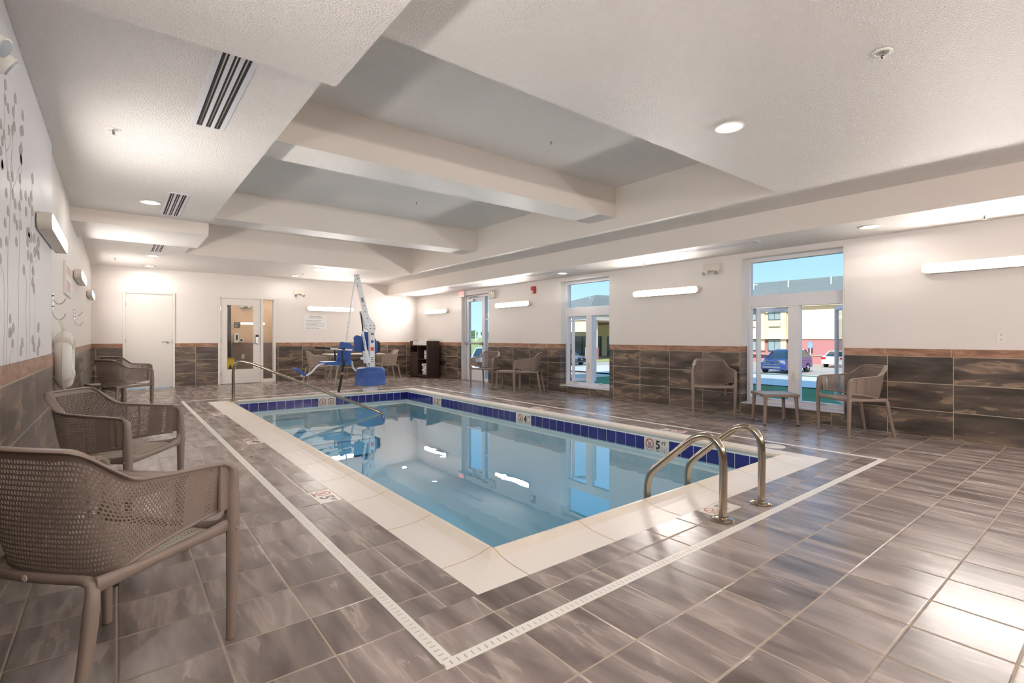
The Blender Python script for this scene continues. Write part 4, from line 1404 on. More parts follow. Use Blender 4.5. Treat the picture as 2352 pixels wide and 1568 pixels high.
hp = [(-.004, .034), (-.004, .30), (-.004, .52), (.004, .64), (.025, .705), (.055, .725), (.10, .705), (.16, .665), (.50, .347), (.80, .078), (.985, -.085), (1.02, -.13), (1.035, -.20), (1.038, -.42)]
P = catmull([tuple(B0 + dg * a + Vector((0, 0, z))) for a, z in hp], 80)
MB().sweep(P, .024, up=(1, 1, 0), n=16).build('rail_tube', 'steel', t, smooth=True)
MB().m('steel').lathe([(.026, .018), (.06, .014), (.064, .003), (0, .001)], (B0[0], B0[1], .030), n=28).build('escutcheon', None, t, smooth=True)
t = thing('skimmer_lid', 'round cream skimmer lid set in the deck near the pool corner', 'lid', (5.40, 2.45, 0))
MB().m('marker').lathe([(0, .004), (.105, .004), (.115, .002), (.12, .0005)], (5.43, 2.42, 0), n=36).build('lid', None, t, smooth=True)
t = thing('pool_skimmer', 'dark skimmer mouth in the right pool wall near the corner', 'skimmer', (4.965, 2.22, -.12))
MB().box(WX1 - .004, WX1 - .012, 2.16, 2.30, -.20, -.05).build('faceplate', 'tgrout', t)
MB().box(WX1 - .0125, WX1 - .014, 2.175, 2.285, -.18, -.065).build('throat', 'slot', t)

# ---------------------------------------------------------------- depth markers
def nodive(par, mw, r_, mats=('inkred', 'ink')):
    def tr_(pts3):
        return [mw @ Vector(p) for p in pts3]
    m = MB()
    ringp = [(r_ * math.cos(2 * math.pi * k / 28), r_ * math.sin(2 * math.pi * k / 28), .0006) for k in range(28)]
    z = (mw.to_3x3() @ Vector((0, 0, 1)))
    m.sweep(tr_(ringp), (r_ * .10, .0006), up=z, n=6, closed=True)
    m.sweep(tr_([(-r_ * .7, r_ * .7, .001), (r_ * .7, -r_ * .7, .001)]), (r_ * .08, .0006), up=z, n=6)
    m.build('prohibition_ring', mats[0], par)
    d = MB()
    d.sweep(tr_([(r_ * .55, r_ * .30, .0008), (r_ * .1, -.02 * r_, .0008), (-r_ * .35, -r_ * .10, .0008)]), (r_ * .07, .0005), up=z, n=5)
    d.sweep(tr_([(-r_ * .1, -.05 * r_, .0008), (-r_ * .3, -r_ * .5, .0008)]), (r_ * .06, .0005), up=z, n=5)
    d.sweep(tr_([(-r_ * .6, -r_ * .55, .0008), (-r_ * .2, -r_ * .66, .0008), (r_ * .2, -r_ * .55, .0008), (r_ * .6, -r_ * .64, .0008)]), (r_ * .045, .0005), up=z, n=5)
    d.build('diver_symbol', mats[1], par)
def wallmark(y, num, lb):
    t = thing('depth_marker', lb, 'depth marker', (WX1, y, -.12), 0, 'waterline depth markers')
    MB().box(WX1 - .0008, WX1 - .008, y - .165, y + .165, -.195, -.045).build('tile', 'marker', t)
    zc = -.112
    nodive(t, frame_mw((WX1 - .0085, y + .085, zc), (0, -1, 0), (0, 0, 1)), .052)
    text(num, .135, 'ink', t, frame_mw((WX1 - .0088, y - .03, zc - .006), (0, -1, 0), (0, 0, 1)), 'numeral', bold=.004)
    text('FT', .055, 'ink', t, frame_mw((WX1 - .0088, y - .110, zc + .022), (0, -1, 0), (0, 0, 1)), 'unit_lettering', bold=.001)
wallmark(3.55, '5', 'waterline marker reading 5 FT, nearest the ladder rails')
wallmark(5.97, '4', 'waterline marker reading 4 FT, midway along the right pool wall')
wallmark(8.67, '3', 'small waterline marker reading 3 FT near the far right pool corner')
t = thing('depth_marker', 'waterline marker with two no-diving symbols on the far pool wall', 'depth marker', (3.25, WY1, -.12), 0, 'waterline depth markers')
MB().box(3.085, 3.415, WY1 - .0008, WY1 - .008, -.195, -.045).build('tile', 'marker', t)
for q in (-1, 1):
    nodive(t, frame_mw((3.25 + q * .082, WY1 - .0085, -.110), (1, 0, 0), (0, 0, 1)), .055)
def deckmark(cx, cy, rz, num, lb, big=True, fade=True, w_=.30, h_=.15, ring_only=False, seam=False):
    """tile set flush in the deck; reads along local x"""
    t = thing('depth_marker', lb, 'depth marker', (cx, cy, 0), 0, 'deck depth markers')
    T = Matrix.Translation((cx, cy, 0)) @ Matrix.Rotation(rz, 4, 'Z')
    m = MB(); m.tf = T
    m.box(-w_ / 2, w_ / 2, -h_ / 2, h_ / 2, -.003, .0015)
    m.build('tile', 'marker', t)
    up = T @ Matrix.Translation((0, 0, .0018))
    ink = 'inkfade' if fade else 'ink'
    if ring_only:
        nodive(t, up, h_ * .36, ('inkredf', ink))
    else:
        nodive(t, up @ Matrix.Translation((-w_ * .24, h_ * .05, 0)), h_ * .33, ('inkredf' if fade else 'inkred', ink))
        text(num, h_ * .85, ink, t, up @ Matrix.Translation((w_ * .12, 0, 0)), 'numeral', bold=.003)
        text('FT', h_ * .34, ink, t, up @ Matrix.Translation((w_ * .34, h_ * .16, 0)), 'unit_lettering', bold=.001)
        text('NO DIVING', h_ * .12, ink, t, up @ Matrix.Translation((-w_ * .24, -h_ * .38, 0)), 'caption')
deckmark(1.175, 3.66, R(-90), '5', 'faded white deck tile marking 5 FT beside the near left coping', w_=.31, h_=.155)
deckmark(1.18, 6.10, R(-90), '4', 'white deck tile marking 4 FT farther up the left coping', fade=False, w_=.33, h_=.155)
deckmark(1.19, 8.60, R(-90), '3', 'white deck tile marking 3 FT by the far left coping', fade=False, w_=.33, h_=.155)
deckmark(5.36, 3.58, R(90), '5', 'white deck tile marking 5 FT just beyond the right coping, nearer the ladder', fade=False, w_=.31, h_=.155)
deckmark(5.36, 6.05, R(90), '4', 'white deck tile marking 4 FT beyond the right coping, before the farther window', fade=False, w_=.31, h_=.155)
deckmark(3.16, 1.755, R(0), '5', 'faded white deck tile with red ring between the ladder rails', w_=.31, h_=.15)

# ---------------------------------------------------------------- pool lift
LY = 10.42
t = thing('pool_lift', 'blue and white pool lift with mast, boom and hanging seat beside the pool', 'pool lift', (4.32, LY, 0))
MB().m('white_met').lathe([(.16, .001), (.16, .10), (.15, .125), (0, .125)], (4.32, LY, 0), n=30).build('pedestal', None, t, smooth=True)
m = MB().m('blue')
def dshape(k):
    pts = []
    for i in range(19):
        a = R(-100 + 200 * i / 18)
        pts.append((4.32 + k * .33 * math.cos(a) * .95, LY + k * .30 * math.sin(a)))
    return pts
def cover(zs):
    vs, fs = [], []
    N = 36
    for k, z in zs:
        for i in range(N):
            a = 2 * math.pi * i / N
            ca, sa = math.cos(a), math.sin(a)
            x = math.copysign(abs(ca) ** .62, ca) * .305 * k
            y = math.copysign(abs(sa) ** .8, sa) * .27 * k
            vs.append((4.32 + x, LY + y, z))
    for j in range(len(zs) - 1):
        fs += [(j * N + i, j * N + (i + 1) % N, (j + 1) * N + (i + 1) % N, (j + 1) * N + i) for i in range(N)]
    fs += [tuple(range(N - 1, -1, -1)), tuple(range((len(zs) - 1) * N, len(zs) * N))]
    m.add(vs, fs)
cover([(1.06, .125), (1.07, .14), (1.02, .16), (1.0, .30), (.99, .42), (.95, .465), (.86, .49), (.70, .50), (.3, .505)])
hsg = m.build('base_cover', None, t, smooth=True, angle=50)
for z in (.20, .30, .40):
    MB().m('chrome').cyl((4.04, LY - .20, z), (4.035, LY - .205, z), .010, n=8).build('cover_bolt', None, hsg)
mast = MB().m('white_met').box(4.285, 4.40, LY - .05, LY + .05, .48, 1.36).build('mast', None, t, bevel=.008)
MB().m('redlab').box(4.305, 4.38, LY - .052, LY - .05, .86, .94).build('warning_label', None, mast)
MB().m('inkfade').box(4.31, 4.375, LY - .0515, LY - .05, 1.20, 1.25).box(4.315, 4.37, LY - .0515, LY - .05, .62, .64).box(4.315, 4.37, LY - .0515, LY - .05, .66, .68).box(4.315, 4.37, LY - .0515, LY - .05, .70, .72).build('printed_label', None, mast)
MB().m('blue').lathe([(0, -.002), (.032, -.0015), (.034, 0)], (4.343, LY - .05, 1.06), n=20, axis='Y').build('oval_badge', None, mast)
m = MB().m('white_met').prism([(4.18, 1.36), (4.26, 1.30), (4.42, 1.30), (4.42, 1.42), (4.30, 1.56), (4.24, 1.62), (4.16, 1.58)], LY - .062, LY - .052, 'Y').prism([(4.18, 1.36), (4.26, 1.30), (4.42, 1.30), (4.42, 1.42), (4.30, 1.56), (4.24, 1.62), (4.16, 1.58)], LY + .052, LY + .062, 'Y')
el_ = m.build('elbow_plate', None, t)
for x, z in ((4.30, 1.34), (4.38, 1.34), (4.30, 1.41), (4.38, 1.41), (4.20, 1.40), (4.23, 1.56)):
    MB().m('black').cyl((x, LY - .062, z), (x, LY - .070, z), .010, n=8).build('bolt', None, el_)
bd = Vector((4.02 - 4.27, 0, 2.47 - 1.45)).normalized()
m = MB().m('white_met').sweep([(4.27, LY, 1.45), (4.02, LY, 2.47)], [(.04, .046), (.036, .042)], up=(0, 1, 0), n=4, p=1.0)
m2 = MB().m('white_met')
def beam2(mb, p0, p1, w0, w1, d, y=LY):
    p0, p1 = Vector((p0[0], y, p0[1])), Vector((p1[0], y, p1[1]))
    T = (p1 - p0).normalized()
    S = T.cross(Vector((0, 1, 0)))
    vs = []
    for p, w_ in ((p0, w0), (p1, w1)):
        for a, b in ((-1, -1), (1, -1), (1, 1), (-1, 1)):
            vs.append(p + S * a * w_ / 2 + Vector((0, b * d / 2, 0)))
    mb.add(vs, [(0, 3, 2, 1), (4, 5, 6, 7), (0, 1, 5, 4), (1, 2, 6, 5), (2, 3, 7, 6), (3, 0, 4, 7)])
    return mb
boom = beam2(m2, (4.27, 1.42), (4.01, 2.50), .105, .085, .085).build('boom', None, t, bevel=.006)
beam2(MB().m('inkfade'), (4.135, 1.90), (4.115, 2.0), .05, .05, .001, LY - .0435).build('boom_label', None, boom)
for (x, z) in ((4.00, 2.46), (4.02, 2.40), (4.00, 2.29), (4.015, 2.24), (4.155, 1.83), (4.18, 1.70)):
    MB().m('black').cyl((x, LY - .043, z), (x, LY - .052, z), .011, n=8).build('bolt', None, boom)
m = MB().m('white_met')
beam2(m, (4.12, 1.72), (4.22, 1.44), .07, .09, .13)
m.build('linkage', None, t, bevel=.004)
m = MB().m('darkmet').cyl((4.10, LY - .01, 1.70), (4.16, LY - .01, 1.20), .014, n=10)
m.m('white_met').cyl((4.14, LY - .01, 1.28), (4.22, LY - .01, .86), .024, n=12).m('chrome').cyl((4.155, LY - .035, 1.16), (4.185, LY - .035, .98), .006, n=6)
m.m('white_met').cyl((4.205, LY - .01, .86), (4.235, LY - .01, .60), .062, .070, n=18).cyl((4.20, LY - .01, .68), (4.10, LY - .01, .70), .035, .030, n=14).cyl((4.235, LY - .01, .6), (4.27, LY - .01, .5), .025, n=10)
m.build('actuator', None, t, smooth=True, angle=40)
hang = MB().m('white_met')
hang.sweep([(3.985, LY, 2.45), (3.965, LY, 2.3), (3.86, LY, 1.6), (3.79, LY, 1.10), (3.76, LY, .98)], [(.018, .018)] * 5, up=(0, 1, 0), n=10)
hb = hang.build('hanger_pole', None, t, smooth=True)
for k in range(4):
    MB().m('inkfade').cyl((3.842 - .014 * k, LY - .018, 1.46 - .1 * k), (3.842 - .014 * k, LY - .021, 1.46 - .1 * k), .007, n=8).build('pole_hole', None, hb)
# the seat: faces away to the left
def pad(mb, pts, y0, y1, th):
    up_, dn_ = [], []
    return mb.prism(pts, y0, y1, 'Y')
sb = MB().m('blue')
sb.tf = Matrix.Translation((3.68, LY - .10, .62)) @ Matrix.Rotation(R(9), 4, 'Y') @ Matrix.Rotation(R(18), 4, 'Z')
def rpan(mb, w0, w1, h0, h1, y, th):
    r_ = .045
    pts = []
    for cx, cz, st in ((w1 / 2 - r_, h1 - r_, 0), (-w1 / 2 + r_, h1 - r_, 90), (-w0 / 2 + r_, h0 + r_, 180), (w0 / 2 - r_, h0 + r_, 270)):
        for k in range(6):
            a = R(st + 18 * k)
            pts.append((cx + r_ * math.cos(a), cz + r_ * math.sin(a)))
    mb.prism(pts, y, y + th, 'Y')
rpan(sb, .34, .30, .0, .43, -.02, .035)
sb.build('seat_back', None, t, bevel=.012)
MB().m('blue').prism([(3.24, .625), (3.30, .60), (3.72, .575), (3.79, .585), (3.80, .68), (3.76, .69), (3.70, .655), (3.26, .655)], LY - .30, LY + .12, 'Y').build('seat_pan', None, t, bevel=.012)
MB().m('blue').prism([(3.72, .86), (3.93, .85), (3.95, .90), (3.93, .93), (3.72, .94)], LY - .05, LY - .02, 'Y').build('side_bracket', None, t, bevel=.006)
MB().m('white_met').sweep([(3.58, LY - .155, .905), (3.86, LY - .155, .885)], (.012, .02), n=8).sweep([(3.60, LY - .18, .575), (3.34, LY - .18, .585)], (.014, .014), n=8).build('cross_bar', None, t, smooth=True)
MB().m('white_met').sweep(catmull([(3.45, LY - .2, .60), (3.30, LY - .2, .615), (3.17, LY - .2, .60), (3.09, LY - .2, .53), (3.0, LY - .2, .44), (2.90, LY - .2, .40), (2.82, LY - .2, .40)], 22), .018, up=(0, 1, 0), n=10).build('leg_tube', None, t, smooth=True)
fr_ = MB().m('blue')
fr_.tf = Matrix.Translation((2.80, LY - .2, .47)) @ Matrix.Rotation(R(38), 4, 'Y')
fr_.box(-.13, .10, -.13, .13, -.02, .02)
for k in range(5):
    fr_.box(-.11 + .045 * k, -.09 + .045 * k, -.12, .12, .02, .032)
fr_.build('footrest', None, t, bevel=.006)
for s_, (a, b) in ((-1, (LY - .28, LY - .28)), (1, (LY + .16, LY + .16))):
    m = MB().m('white_met').cyl((3.60, a, .90), (3.36, a, .925), .020, n=10)
    m.m('cap').cyl((3.36, a, .925), (3.20, a, .94), .021, n=10).cyl((3.60, a, .89), (3.62, a, .60), .016, n=8).cyl((3.66, a, .91), (3.52, a, .925), .018, n=8)
    m.build('armrest', None, t, smooth=True, angle=40)
m = MB().m('strap')
m.prism([(3.62, .59), (3.66, .59), (3.645, .42), (3.60, .42)], LY - .235, LY - .229, 'Y').prism([(3.60, .40), (3.645, .40), (3.575, .03), (3.52, .03)], LY - .235, LY - .229, 'Y').prism([(3.595, .66), (3.645, .66), (3.655, .57), (3.61, .57)], LY - .315, LY - .306, 'Y')
stp = m.build('seat_belt', None, t)
MB().m('chrome').box(3.60, 3.645, LY - .238, LY - .226, .39, .43).build('buckle', None, stp)
m = MB().m('white_met').sweep([(3.93, LY + .05, .66), (3.95, LY + .05, .50), (4.10, LY + .05, .36)], .022, up=(0, 1, 0), n=8).m('darkmet').cyl((3.92, LY, .66), (4.14, LY, .68), .012, n=8)
m.build('control_arm', None, t)
# console pack behind the mast
m = MB().m('blue')
m.prism([(4.02, .86), (4.00, 1.16), (4.06, 1.20), (4.17, 1.17), (4.17, .84), (4.12, .83)], LY + .10, LY + .16, 'Y')
m.prism([(4.20, .62), (4.18, 1.22), (4.24, 1.28), (4.40, 1.26), (4.53, 1.06), (4.56, .96), (4.53, .80), (4.42, .76), (4.38, .62)], LY + .12, LY + .17, 'Y')
m.build('control_console', None, t, bevel=.012)
MB().m('cap').prism([(4.53, .80), (4.60, .84), (4.60, 1.02), (4.55, 1.06)], LY + .12, LY + .20, 'Y').m('chrome').cyl((4.54, LY + .15, 1.07), (4.60, LY + .15, 1.06), .008, n=6).build('battery_pack', None, t)

# ---------------------------------------------------------------- table and two plain chairs behind the lift
t = thing('dining_table', 'pale-topped table with slanted trestle legs behind the pool lift', 'table', (4.72, 12.45, 0))
MB().rbox(4.02, 5.42, 12.05, 12.85, .715, .74, .12, 'Z').build('tabletop', 'tabletop', t, bevel=.006)
for sx in (-1, 1):
    for sy in (-1, 1):
        MB().m('resin_seat').sweep([(4.72 + sx * .40, 12.45 + sy * .12, .715), (4.72 + sx * .58, 12.45 + sy * .32, .002)], [(.026, .026), (.020, .020)], n=10, p=3).build('leg', None, t, smooth=True, angle=60)
MB().m('resin_seat').box(4.30, 5.14, 12.42, 12.48, .66, .715).build('apron', None, t)
def make_plain():
    t = thing('plain_chair', 'x', 'chair', (0, 0, 0), 0, 'plain chairs at the far table')
    V, F = perforate(lambda s_, t_: shell_pos(s_, t_), 20, 1, .0001, .9999, .0001, .9999, .001, False, .006)
    vs, fs = [], []
    n_ = 60
    cv = shell_curve(n_)
    for q in cv:
        for k in range(7):
            vs.append(shell_pt(q, k / 6))
    for i in range(n_):
        for k in range(6):
            a = i * 7 + k
            fs.append((a, a + 7, a + 8, a + 1))
    L = len(vs)
    vs2 = vs + [v + Vector((-v.x, -v.y, 0)).normalized() * .006 for v in vs]
    fs2 = fs + [tuple(L + i for i in reversed(f)) for f in fs]
    for i in range(n_):
        for k in (0, 6):
            a, b = i * 7 + k, (i + 1) * 7 + k
            fs2.append((a, b, b + L, a + L))
    for e_ in (0, n_):
        for k in range(6):
            a = e_ * 7 + k
            fs2.append((a, a + 1, a + 1 + L, a + L))
    MB().add(vs2, fs2).build('backrest', 'resin_seat', t, smooth=True, angle=60)
    MB().rbox(-.24, .24, -.19, .25, .425, .443, .05, 'Z').build('seat', 'resin_seat', t, bevel=.005)
    top = [shell_pt(q, 1.0) for q in shell_curve(50)]
    MB().sweep(top, (.010, .007), n=8).build('rim', 'resin_seat', t, smooth=True)
    for s_ in (-1, 1):
        MB().sweep([(s_ * .285, .235, .672), (s_ * .29, .255, .64), (s_ * .288, .26, .42), (s_ * .275, .265, .002)], [(.016, .012), (.02, .02), (.02, .02), (.014, .014)], up=(0, 1, 0), n=10, p=2.8).build('leg', 'resin_seat', t, smooth=True, angle=60)
        MB().sweep([(s_ * .215, -.20, .425), (s_ * .24, -.28, .002)], [(.018, .018), (.013, .013)], up=(0, 1, 0), n=10, p=2.8).build('leg', 'resin_seat', t, smooth=True, angle=60)
    return t
pc = make_plain()
pc.location = (3.86, 12.62, 0); pc.rotation_euler = (0, 0, R(-95)); pc['label'] = 'plain pale brown chair at the left end of the far table'
dup(pc, (5.62, 12.40, 0), R(85), 'plain chair at the right end of the far table, mostly hidden by the lift')

# ---------------------------------------------------------------- towel cabinet
cx0, cx1, cy0_, cy1_ = 6.82, 7.29, 12.44, 13.36
TC = Matrix.Translation((cx0, cy0_, 0)) @ Matrix.Rotation(R(4), 4, 'Z')
t = thing('towel_cabinet', 'dark wood towel cabinet with open shelves in the far right corner', 'cabinet', (cx0, cy0_, 0))
W_, Dp, Hh = cy1_ - cy0_, cx1 - cx0 - .06, 1.05          # width runs along +y, depth along +x
def cb_(nm, boxes, mt='espresso', par=None, bevel=.003):
    m = MB(); m.tf = TC
    for b in boxes: m.box(*b)
    return m.build(nm, mt, par or t, bevel=bevel)
cb_('side_panel', [(0, .03, .0, .028, 0, Hh), (Dp - .04, Dp, .0, .028, 0, Hh), (.03, Dp - .04, .006, .024, .0, Hh)])
cb_('side_panel', [(0, Dp, W_ - .028, W_, 0, Hh)])
cb_('front_post', [(-.006, .03, -.006, .045, 0, Hh)], bevel=.004)
cb_('back_panel', [(Dp - .012, Dp - .002, .028, W_ - .028, .04, Hh)])
cb_('base', [(.01, Dp - .012, .028, W_ - .028, .03, .10)])
cb_('top_shelf', [(.0, Dp - .012, .028, W_ - .028, .90, .93)])
cb_('divider', [(.005, Dp - .012, W_ * .55, W_ * .55 + .025, .10, .90)])
cb_('shelf', [(.01, Dp - .012, .045, W_ * .55, .52, .545)])
cb_('drop_box', [(.005, Dp - .012, W_ * .55 + .025, W_ - .028, .70, .725)])
dr = cb_('door', [(.0, .02, W_ * .55 + .03, W_ - .032, .11, .69)])
cb_('door_frame_moulding', [(-.006, .0, W_ * .55 + .03, W_ * .55 + .08, .11, .69), (-.006, .0, W_ - .082, W_ - .032, .11, .69), (-.006, .0, W_ * .55 + .08, W_ - .082, .11, .16), (-.006, .0, W_ * .55 + .08, W_ - .082, .64, .69)], par=dr)
def towel(x, y, z, L, Wd, H, lb, group, rz=0, dots=0, roll=False):
    o = thing('towel', lb, 'towel', (x, y, z), 0, group)
    m = MB(); m.tf = Matrix.Translation((x, y, z)) @ Matrix.Rotation(R(rz), 4, 'Z')
    if roll:
        m.sweep([(-Wd / 2, 0, H / 2), (Wd / 2, 0, H / 2)], (L / 2, H / 2), n=16, p=2.4)
    else:
        for k in range(2):
            m.rbox(-Wd / 2, Wd / 2 - .006 * k, -L / 2, L / 2 - .01 * k, H * k / 2, H * (k + 1) / 2 - .001, min(H / 4.2, .02), 'Y', 3)
    m.build('folded_cloth', 'towel', o, bevel=.004)
    if dots:
        d = MB(); d.tf = m.tf
        for k in range(dots):
            if roll:
                d.ball((-Wd / 2 - .001, random.uniform(-.38, .38) * L, H * random.uniform(.2, .8)), .009, 4)
            else:
                d.ball((-Wd / 2 - .001, random.uniform(-.45, .45) * L, H * random.uniform(.2, .8)), .009, 4, (.3, 1, 1))
                d.ball((random.uniform(-.4, .4) * Wd, random.uniform(-.45, .45) * L, H), .011, 4, (1, 1, .2))
        d.build('dot_pattern', 'dots', o)
    return o
zt_ = .931
q = TC @ Vector((.19, .30, 0))
for k in range(4):
    towel(q.x, q.y, zt_ + .034 * k, .42 - .02 * (k % 2), .30, .034, ['bottom folded white towel of the left stack on the cabinet', 'second folded white towel of the left stack on the cabinet', 'third folded white towel of the left stack on the cabinet', 'fourth folded white towel of the left stack on the cabinet'][k], 'towels stacked on the cabinet', 4, 0)
towel(q.x, q.y - .02, zt_ + .137, .36, .28, .045, 'rumpled dotted towel lying on top of the white stack', 'towels stacked on the cabinet', 8, 7)
q = TC @ Vector((.19, .72, 0))
for k in range(3):
    towel(q.x, q.y, zt_ + .036 * k, .30, .28, .036, ['bottom folded towel of the far stack on the cabinet', 'middle folded towel of the far stack on the cabinet', 'top dotted towel of the far stack on the cabinet'][k], 'towels stacked on the cabinet', 2, 5 if k == 2 else 0)
q = TC @ Vector((.17, .15, 0))
for k in range(3):
    towel(q.x, q.y, .546 + .078 * k, .17, .26, .078, ['bottom dotted towel on the upper open shelf', 'middle dotted towel on the upper open shelf', 'top dotted towel on the upper open shelf'][k], 'dotted towels in the cabinet', 4, 6)
q = TC @ Vector((.17, .20, 0))
for k in range(4):
    towel(q.x, q.y + (.0, .02, -.01, .03)[k], .101 + .078 * k, .26 - .03 * (k == 0), .27, .075, ['bottom dotted towel in the lowest compartment', 'second dotted towel in the lowest compartment', 'third dotted towel in the lowest compartment', 'top dotted towel in the lowest compartment'][k], 'dotted towels in the cabinet', 4, 6, roll=True)

# ---------------------------------------------------------------- outdoors
def gz(x, y):
    """ground height outside: a bank falling away from the building, then flat, then a rising field"""
    z = -.10 if x < 9 else (-.10 - 1.25 * min(1, (x - 9) / 13))
    return z
def ground(name, pts, mt, label=None, lift=0.0, kind=None):
    m = MB()
    m.add([(x, y, gz(x, y) + lift) for x, y in pts], [tuple(range(len(pts)))])
    o = m.build(name, mt)
    struct(o)
    return o
def strip(name, x0, x1, y0, y1, mt, lift):
    m = MB()
    n = max(1, int((x1 - x0) / 2))
    vs = []
    for i in range(n + 1):
        x = x0 + (x1 - x0) * i / n
        vs += [(x, y0, gz(x, 0) + lift), (x, y1, gz(x, 0) + lift)]
    m.add(vs, [(2 * i, 2 * i + 2, 2 * i + 3, 2 * i + 1) for i in range(n)])
    return struct(m.build(name, mt))
strip('ground_lot', 7.66, 220, -60, 60, 'lot', -.06)
strip('ground_lawn', 7.66, 26.8, -30, 21.5, 'grass', -.01)
strip('ground_patio', 7.66, 10.4, 8.0, 20, 'concrete', .0)
strip('sidewalk', 26.8, 34.2, -40, 30, 'concrete', .03)
strip('kerb', 34.2, 34.6, -40, 30, 'concrete', .10)
strip('ground_verge', 34.6, 35.4, -40, 30, 'grass', .02)
m = MB()
m.add([(7.7, 36, -1.38), (45, 36, -1.38), (45, 62, -1.0), (220, 62, -1.0), (260, 190, 1.15), (-60, 190, 1.15), (-60, 36, -1.38)], [(0, 1, 2, 6), (2, 3, 4, 5, 6)])
struct(m.build('ground_field', 'field'))
# our own building above the pool room, which shades the lawn
struct(MB().box(-1.2, 7.66, YB - .3, 16.6, 3.62, 14.2).box(-1.2, 7.66, YB - .3, YB - .2, -.1, 3.62).build('wall_outer_upper', 'ext'))

# neighbouring hotel: long two-storey block
BX, GZ = 54.0, -1.41
t = thing('neighbouring_hotel', 'two-storey yellow and brick-red hotel block across the car park', 'building', (BX, 22, GZ))
def bb(nm, b, mt, par=None, bevel=0):
    return MB().box(*b).build(nm, mt, par or t, bevel=bevel)
bb('lower_wall', (BX, BX + 12, -22, 37, GZ, .98), 'pink')
bb('upper_wall', (BX - .05, BX + 12, -22, 37, .98, 4.25), 'yel')
bb('projecting_bay', (BX - .55, BX - .05, 8, 22.3, .98, 4.25), 'yel')
bb('projecting_bay_base', (BX - .5, BX, 8, 22.3, GZ, .98), 'pink')
for y in (22.9, 25.1, 31.0):
    bb('pilaster', (BX - .25, BX - .05, y - .28, y + .28, GZ + 1.2, 4.25), 'yel')
bb('base_ledge', (BX - .62, BX, -22, 37, -.62, -.56), 'beige')
bb('string_course', (BX - .62, BX - .05, -22, 37, 1.0, 1.10), 'yel')
bb('eave_fascia', (BX - 1.1, BX - .5, -22.5, 37.4, 4.25, 4.5), 'beige')
m = MB().add([(BX - 1.15, -23, 4.45), (BX - 1.15, 37.6, 4.45), (BX + 6.2, 37.6, 7.7), (BX + 6.2, -23, 7.7), (BX + 13.4, -23, 4.45), (BX + 13.4, 37.6, 4.45)], [(0, 3, 2, 1), (3, 4, 5, 2), (0, 1, 5, 4), (0, 4, 3), (1, 2, 5)])
rf = m.build('roof', 'shingle', t)
for y in (28.0, 24.2, 20.0, 16, 12):
    m = MB().m('white_met').cyl((BX + 4.0, y, 6.6), (BX + 4.0, y, 7.45), .06, n=8)
    m.build('vent_pipe', None, rf)
for y in (23.84, 26.4, 29.4, 32.6):
    for z0, z1 in ((3.05, 4.2), (-.2, .92)):
        f_ = bb('window_frame', (BX - .14, BX - .04, y - .68, y + .68, z0 - .05, z1 + .05), 'bframe')
        for s_ in (-1, 1):
            bb('window_pane', (BX - .16, BX - .14, y + (.03 if s_ > 0 else -.62), y + (.62 if s_ > 0 else -.03), z0, z1), 'bglass', f_)
    g_ = bb('air_conditioner_grille', (BX - .20, BX - .05, y - .6, y + .6, 2.28, 2.72), 'beige')
    bb('grille_shadow_gap', (BX - .21, BX - .20, y - .56, y + .56, 2.26, 2.31), 'bframe', g_)

# entrance canopy of the hotel, left part
t = thing('entrance_canopy', 'hotel entrance canopy on yellow pillars under a hipped grey roof', 'canopy', (42, 42, GZ))
def cb2(nm, b, mt, par=None): return MB().box(*b).build(nm, mt, par or t)
cb2('front_beam', (40.6, 40.89, 38.0, 53, 1.80, 2.95), 'yel')
cb2('soffit', (41.0, 53.8, 38.0, 54, 2.95, 3.1), 'canopyu')
cb2('fascia', (40.9, 53.9, 38.0, 54.2, 3.1, 3.65), 'beige')
for (x, y) in ((42, 38.9), (42, 45.8)):
    cb2('pillar', (x - .1, x + .9, y - .45, y + .45, .05, 2.95), 'yel')
    cb2('pillar_base', (x - .16, x + .96, y - .52, y + .52, GZ, .05), 'pink')
m = MB().add([(40.4, 37.9, 3.66), (40.4, 54.8, 3.66), (54.8, 54.8, 3.66), (54.8, 37.9, 3.66), (47, 42.4, 6.5), (49, 42.0, 6.5)], [(0, 4, 1), (1, 4, 5, 2), (2, 5, 3), (3, 5, 4, 0), (0, 1, 2, 3)])
m.build('hipped_roof', 'shingle', t)
cb2('lobby_wall', (54, 54.3, 38, 56, GZ, 3.0), 'yel')
cb2('lobby_glazing', (53.9, 54, 47.8, 53.2, GZ, 1.36), 'bglassd')
for y in (47.8, 49.4, 51.4, 53.2):
    cb2('glazing_post', (53.82, 53.9, y - .08, y + .08, GZ, 1.36), 'bframe')
cb2('lobby_glazing', (53.9, 54, 42.6, 46.6, GZ, 1.36), 'bglassd')

